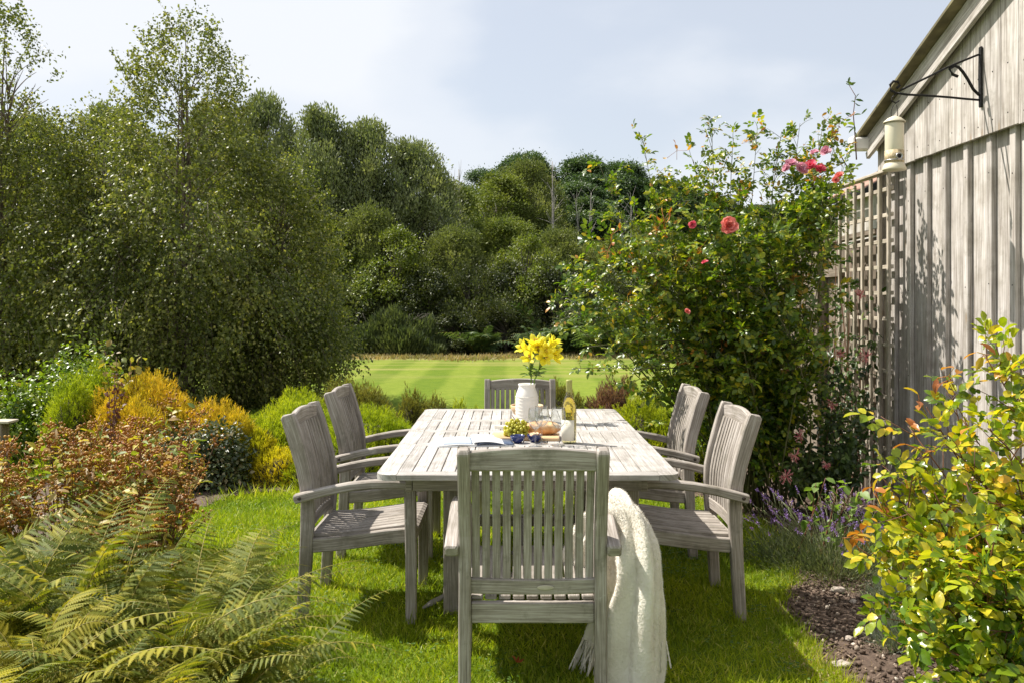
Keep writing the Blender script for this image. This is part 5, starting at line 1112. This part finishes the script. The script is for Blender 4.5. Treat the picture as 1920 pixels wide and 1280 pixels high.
# label wrapped round the front left of the bottle
M['paper']=plain('cream label paper',(.78,.74,.62),.6,var=.03)
def wrap(name,a0,a1,z0,z1,r,mat,parent):
    a=np.linspace(a0,a1,24); V=np.concatenate([np.stack([r*np.cos(a),r*np.sin(a),0*a+z],-1) for z in (z0,z1)]+[np.stack([(r+.0004)*np.cos(a),(r+.0004)*np.sin(a),0*a+z],-1) for z in (z0,z1)]); n=24
    Q=[[n*2+i,n*2+i+1,n*3+i+1,n*3+i] for i in range(n-1)]+[[i+1,i,n+i,n+i+1] for i in range(n-1)]+[[n+i,n*3+i,n*3+i+1,n+i+1] for i in range(n-1)]+[[i,i+1,n*2+i+1,n*2+i] for i in range(n-1)]
    return link(name,mesh_np(name,V,np.array(Q),None,True),mat,parent)
lb_=wrap('label',math.radians(175),math.radians(308),.016,.118,.0369,M['paper'],bt)
M['ink']=plain('grey ink',(.20,.19,.17),.7); b=NB()
for k,(za,zb_) in enumerate(((.108,.1095),(.100,.103),(.094,.0955))): wrap('print',math.radians(236),math.radians(258-3*k),za,zb_,.0374,M['ink'],lb_)

# glasses
M['glass']=clear_glass('clear glass')
def wineglass(p,label):
    P_=[(0,.003),(.030,.001),(.033,.002),(.030,.0035),(.010,.006),(.0045,.012),(.0036,.03),(.0036,.078),(.006,.084),(.018,.092),(.030,.106),(.036,.124),(.0365,.140),(.034,.165),(.0315,.186),(.0303,.186),(.0327,.165),(.0352,.140),(.0347,.124),(.029,.1075),(.017,.0935),(.004,.087),(0,.0865)]
    o=lathe('wine_glass',P_,M['glass'],None,40,tuple(p)); tag(o,label,'wine glass','wine glasses beside the bottle')
wineglass(on(1004,4.12),'empty stemmed wine glass nearest the blue bowls, its rim in front of the other')
wineglass(on(1014,4.205)+[.004,0,0],'empty wine glass just behind and right of the one by the bowls')
wineglass(on(1047,4.15),'empty wine glass directly left of the bottle label')
# bowls
M['blue']=plain('cobalt blue glaze',(.018,.03,.14),.12,var=.15,spec=.6,coat=.5)
def bowl(p,label,r=.0375,h=.038):
    o=lathe('small_bowl',[(0,.0),(r*.45,.0),(r*.5,.004),(r*.82,h*.35),(r*.98,h*.8),(r,h),(r*.95,h),(r*.9,h*.75),(r*.7,h*.35),(r*.35,.006),(0,.005)],M['blue'],None,36,tuple(p)); tag(o,label,'bowl','small blue bowls'); return o
bowl(on(970.5,4.235),'small cobalt blue bowl at the foot of the grapes')
bw=bowl(on(1003,4.255)+[-.002,.012,0],'small cobalt blue bowl behind the wine glass stems')
b=NB(); n=50; P=np.array(bw.location)+np.stack([R.normal(size=n)*.014,R.normal(size=n)*.014,.030+R.rand(n)*.012],-1); balls(b,ICO1,P-np.array(bw.location),R.uniform(.004,.007,n))
tag(b.build('dip',plain('creamy relish',(.72,.52,.33),.6,var=.3,scale=60),None,bw.location),'buff coloured relish heaped in the right blue bowl','food')
# chopping board, bread, cheese
cb=MB(); cb.sweep([(-.175,0,.009),(.175,0,.009)],.17,.018,(0,1,0),.004); o=cb.build('chopping_board',M['board']); o.location=tuple(on(985,4.375)); o.rotation_euler=(0,0,-.05); tag(o,'pale wooden chopping board under the bread and grapes','chopping board')
BT=.0185
m_,nt,o_=new_mat('crusty bread'); L=nt.links; tc=nd(nt,'TexCoord'); n1=nd(nt,'TexNoise'); n1.inputs['Scale'].default_value=22; n1.inputs['Detail'].default_value=8; L.new(tc.outputs['Object'],n1.inputs[0])
r=ramp(nt,[(.3,(.46,.19,.06)),(.5,(.66,.36,.15)),(.68,(.82,.62,.38))]); L.new(n1.outputs[0],r.inputs[0]); p=nd(nt,'BsdfPrincipled'); p.inputs['Roughness'].default_value=.7; L.new(r.outputs[0],p.inputs['Base Color']); b_=nd(nt,'Bump'); b_.inputs['Strength'].default_value=.6; b_.inputs['Distance'].default_value=.006; L.new(n1.outputs[0],b_.inputs['Height']); L.new(b_.outputs[0],p.inputs['Normal']); L.new(p.outputs[0],o_.inputs[0])
b=NB(); V,T=ICO3; V=V*(1+.05*wave(V*3,2.)[:,None]); V[:,2]-=.10*np.exp(-((V[:,0]-.35)/.09)**2)*(V[:,2]>0)+.10*np.exp(-((V[:,0]+.25)/.09)**2)*(V[:,2]>0); V=V*[.095,.048,.038]; V[:,2]=np.maximum(V[:,2],-.030); b.add(V,T)
tag(b.build('bread_loaf',m_,None,tuple(on(1017,4.40,BT+.031)),True),'crusty brown bread loaf on the chopping board behind the glasses','bread')
# grapes
gr=empty('bunch_of_grapes',tuple(on(968,4.34,BT)),0,'bunch of pale green grapes heaped on the chopping board','grapes')
M['grape']=leaf_mat('grape skins',[(0,(.42,.42,.03)),(.5,(.58,.56,.06)),(1,(.70,.60,.12))],rough=.22,trans=.35,tint=(1.1,1.1,.5),spec=.5,clump=0)
pts=[]; 
for i in range(4000):
    p=np.array([R.uniform(-.062,.062),R.uniform(-.035,.035),R.uniform(.010,.082)])
    if (p[0]/.066)**2+(p[1]/.040)**2+((p[2]-.01)/.078)**2>1: continue
    if all(np.linalg.norm(p-q)>.0152 for q in pts): pts.append(p)
    if len(pts)>=88: break
for p in pts:
    b=NB(); balls(b,ICO2,p[None],np.array([[.0092,.0092,.0104]])*R.uniform(.9,1.08)); b.build('grape',M['grape'],gr,None,True)
b=NB(); tube(b,[(.0,0,.06),(-.008,0,.085),(-.022,0,.105)],[.0018,.0016,.0022],6); tube(b,[(-.04,0,.03),(0,0,.05),(.04,0,.03)],.0014,6); b.build('stalk',M['redcane'],gr)
M['cheese']=plain('pale rind cheese',(.84,.80,.70),.6,var=.05)
def wedge(p,rz,label,s=1.,th=.028):
    me=MB(); base=[(0,0),(.085,-.028),(.092,0),(.085,.028)]
    for z in (0,th):
        for x,y in base: me.v.append(np.array([x*s-.05,y*s,z]))
    for f in ((3,2,1,0),(4,5,6,7),(0,1,5,4),(1,2,6,5),(2,3,7,6),(3,0,4,7)): me.f.append(f); me.uv+=[(me.v[i][0],me.v[i][1]) for i in f]
    o=me.build('cheese_wedge',M['cheese']); o.location=tuple(p); o.rotation_euler=(0,0,rz); tag(o,label,'cheese','pieces of cheese')
wedge(on(944,4.70),0.1,'thin cheese wedge pointing left on the bare table behind the grapes',1.15,.018)
for (px,z,sx_,sy,sz,lab) in ((957,4.62,.030,.028,.026,'small white rounded cheese beside the wedge'),(975,4.60,.045,.04,.038,'larger white rounded cheese between the grapes and the vase')):
    b=NB(); V,T=ICO3; V=V*(1+.05*wave(V*2,2.,px)[:,None])*[sx_,sy,sz]; V[:,2]=np.maximum(V[:,2],-sz*.75); b.add(V,T); tag(b.build('round_cheese',M['cheese'],None,tuple(on(px,z,sz*.75)),True),lab,'cheese','pieces of cheese')
o=lathe('wooden_bowl',[(0,.0),(.05,.0),(.075,.012),(.096,.045),(.101,.068),(.098,.072),(.093,.068),(.086,.045),(.068,.018),(0,.010)],None,None,48,tuple(on(988,5.20))); tag(o,'turned pale wooden bowl just behind the vase','bowl'); o.data.materials.append(plain('turned beech',(.66,.47,.28),.5,var=.2,scale=8))
# open magazine
M['white']=plain('white page',(.80,.80,.79),.4,var=.01); M['photo']=plain('printed blue grey page',(.10,.13,.20),.3,var=.6,scale=14); M['printlight']=plain('pale blue page',(.50,.58,.70),.3,var=.15,scale=10)
mg=empty('magazine',tuple(on(892,4.25)),.10,'open magazine with white and blue pages left of the grapes','magazine')
def page(name,x0,x1,y0,y1,hs,mat,dz=0,th=.0012):
    n=16; b=NB(); V=[]; xs=np.linspace(x0,x1,n)
    for top in (0,1):
        for y in (y0,y1):
            for i,x in enumerate(xs): V.append((x,y,dz+.001+hs(i/(n-1))+top*th))
    T=[]
    def q(a,b_,c,d): T.extend([[a,b_,c],[a,c,d]])
    for i in range(n-1):
        q(2*n+i,2*n+i+1,3*n+i+1,3*n+i); q(i+1,i,n+i,n+i+1); q(i,i+1,2*n+i+1,2*n+i); q(n+i+1,n+i,3*n+i,3*n+i+1)
    q(0,2*n,3*n,n); q(n-1,2*n-1,4*n-1,3*n-1); b.add(V,T); b.build(name,mat,mg)
page('cover',-.20,.185,-.135,.12,lambda t:.0005,M['white'])
page('page',-.195,0,-.125,.115,lambda t:.007*math.sin(t*2.6)**2*(1-t*.4),M['white'],.0025,.004)
page('page',0,.180,-.125,.115,lambda t:.020*math.exp(-t*2.2)*math.sin(min(t*6,1.57)),M['photo'],.003,.002)
page('page',-.17,-.02,-.11,.10,lambda t:.007*math.sin((t*.77+.13)*2.6)**2*(1-t*.4)+.0045,M['printlight'],.003,.0006)
page('page',-.02,.150,-.13,.11,lambda t:.018+.010*math.sin(t*3.14)-.016*t,M['white'],.001,.001)

# ------------------------------------------------------------------ cream throw over the arm of the front chair
M['throw']=None
m_,nt,o_=new_mat('cream wool'); L=nt.links; tc=nd(nt,'TexCoord'); n1=nd(nt,'TexNoise'); n1.inputs['Scale'].default_value=90; n1.inputs['Detail'].default_value=6; L.new(tc.outputs['Object'],n1.inputs[0])
n2=nd(nt,'TexNoise'); n2.inputs['Scale'].default_value=7; n2.inputs['Detail'].default_value=4; L.new(tc.outputs['Object'],n2.inputs[0])
r=ramp(nt,[(.3,(.64,.59,.49)),(.62,(.80,.76,.67))]); L.new(n2.outputs[0],r.inputs[0]); p=nd(nt,'BsdfPrincipled'); p.inputs['Roughness'].default_value=.95; p.inputs['Specular IOR Level'].default_value=.1; p.inputs['Sheen Weight'].default_value=.5; p.inputs['Sheen Roughness'].default_value=.5
L.new(r.outputs[0],p.inputs['Base Color']); b_=nd(nt,'Bump'); b_.inputs['Strength'].default_value=.7; b_.inputs['Distance'].default_value=.006; L.new(n1.outputs[0],b_.inputs['Height']); L.new(b_.outputs[0],p.inputs['Normal']); L.new(p.outputs[0],o_.inputs[0]); M['throw']=m_
th=empty('throw_blanket',(.40,3.2,0),0,'cream woollen throw with fringe draped over the arm of the front chair','blanket'); HO=np.array([.40,3.2,0.])
fz=NB()
def drape(rows_,name,nc=96,folds=5,amp=.18,seed=0.,fuzz=5000):
    """rows: centre (x,y,z), half width a across x, half depth b; a gathered closed cloth lofted through them"""
    rows_=np.array(rows_,float); t=np.linspace(0,len(rows_)-1,90); Rr=np.stack([np.interp(t,np.arange(len(rows_)),rows_[:,k]) for k in range(rows_.shape[1])],-1)
    ker=np.array([1,2,3,2,1])/9.
    for _ in range(3):
        for k in range(Rr.shape[1]): Rr[2:-2,k]=np.convolve(Rr[:,k],ker,'same')[2:-2]
    c=Rr[:,:3]; d=unit(np.gradient(c,axis=0)); 
    u=np.tile(np.array([1.,0,0]),(len(c),1)); u=u-d*np.sum(u*d,-1,keepdims=True); 
    w0=np.linalg.norm(u,axis=1,keepdims=True); u=np.where(w0>.25,u/np.maximum(w0,1e-6),0)
    u2=np.cross(np.tile([0,1.,0],(len(c),1)),d); u=np.where(w0>.45,u,unit(u2)); u=unit(u); v_=np.cross(d,u)
    a=np.linspace(0,2*math.pi,nc,endpoint=False); s=np.arange(len(c))/len(c)
    f=1+amp*np.sin(folds*a[None]+3.*s[:,None]+seed)+amp*.6*np.sin((folds+2)*a[None]-4*s[:,None]+1.3+seed)+amp*.12*np.sin(9*a[None]+5*s[:,None])
    V=c[:,None,:]+(f*np.cos(a)[None])[...,None]*u[:,None,:]*Rr[:,3][:,None,None]+(f*np.sin(a)[None])[...,None]*v_[:,None,:]*Rr[:,4][:,None,None]
    V=V.reshape(-1,3); V+= (V-np.repeat(c,nc,0))*(.10*wave(V,17.,seed))[:,None]+.0012*wave(V,38.,seed)[:,None]+.0010*R.normal(size=V.shape)
    Q=[]; n=len(c)
    for i in range(n-1):
        for j in range(nc): j2=(j+1)%nc; Q.append((i*nc+j,i*nc+j2,(i+1)*nc+j2,(i+1)*nc+j))
    o=link(name,mesh_np(name,V-HO,np.array(Q),None,True),M['throw'],th)
    Q=np.array(Q); q=Q[R.randint(0,len(Q),fuzz)]; w_=R.rand(fuzz,1); w2=R.rand(fuzz,1)
    P=(V[q[:,0]]*(1-w_)+V[q[:,1]]*w_)*(1-w2)+(V[q[:,3]]*(1-w_)+V[q[:,2]]*w_)*w2; nrm=unit(np.cross(V[q[:,1]]-V[q[:,0]],V[q[:,3]]-V[q[:,0]])); cc=P-c[np.minimum(q[:,0]//nc,n-1)]; nrm*=np.sign(np.sum(nrm*cc,-1,keepdims=True))
    scatter(fz,NEEDLE,P-HO,unit(nrm*.7+.9*rdir(fuzz)),rdir(fuzz),R.uniform(.004,.009,fuzz),.0011)
    return V.reshape(n,nc,3)
A=lambda px,pyy,z,a,b_: tuple(at(px,pyy,z))+(a,b_)
main=drape([A(1062,1092,3.42,.055,.035),A(1085,1060,3.40,.060,.05),A(1105,1000,3.38,.05,.06),A(1120,975,3.36,.045,.055),A(1143,950,3.33,.043,.060),A(1170,957,3.28,.045,.062),A(1190,990,3.24,.050,.066),A(1197,1035,3.20,.074,.066),A(1201,1090,3.17,.080,.062),A(1194,1150,3.15,.095,.058),A(1190,1220,3.13,.098,.056),A(1187,1290,3.12,.096,.054),A(1186,1345,3.12,.094,.050)],'cloth',folds=4,amp=.26,seed=.9,fuzz=60000)
back=drape([A(1150,960,3.34,.03,.05),A(1142,1040,3.36,.035,.05),A(1135,1110,3.36,.045,.05),A(1128,1160,3.36,.04,.045),A(1120,1200,3.36,.042,.04)],'cloth',folds=5,amp=.16,seed=2.,fuzz=5000)
def fringe(ring,n,L_,spread,name):
    b=NB(); k=len(ring)
    for i in range(n):
        p=ring[int(i*k/n)]; q=p+np.array([spread[0]*R.uniform(.3,1.)+R.normal()*.010,R.normal()*.02,-L_*R.uniform(.8,1.1)]); c=curve(p,q,.0,8,.03)
        tw=np.linspace(0,14,8); 
        for s in (0,math.pi): tube(b,c+np.stack([np.cos(tw+s),np.sin(tw+s),0*tw],-1)*.0016-HO,np.linspace(.0028,.0022,8),5)
    b.build(name,M['throw'],th)
fringe(main[-1],34,.11,(0,0,0),'fringe'); fringe(back[-1],44,.13,(-.06,0,0),'fringe')
fringe(main[72][60:96],12,.10,(-.01,0,0),'fringe')
fz.build('wool_fuzz',M['throw'],th)
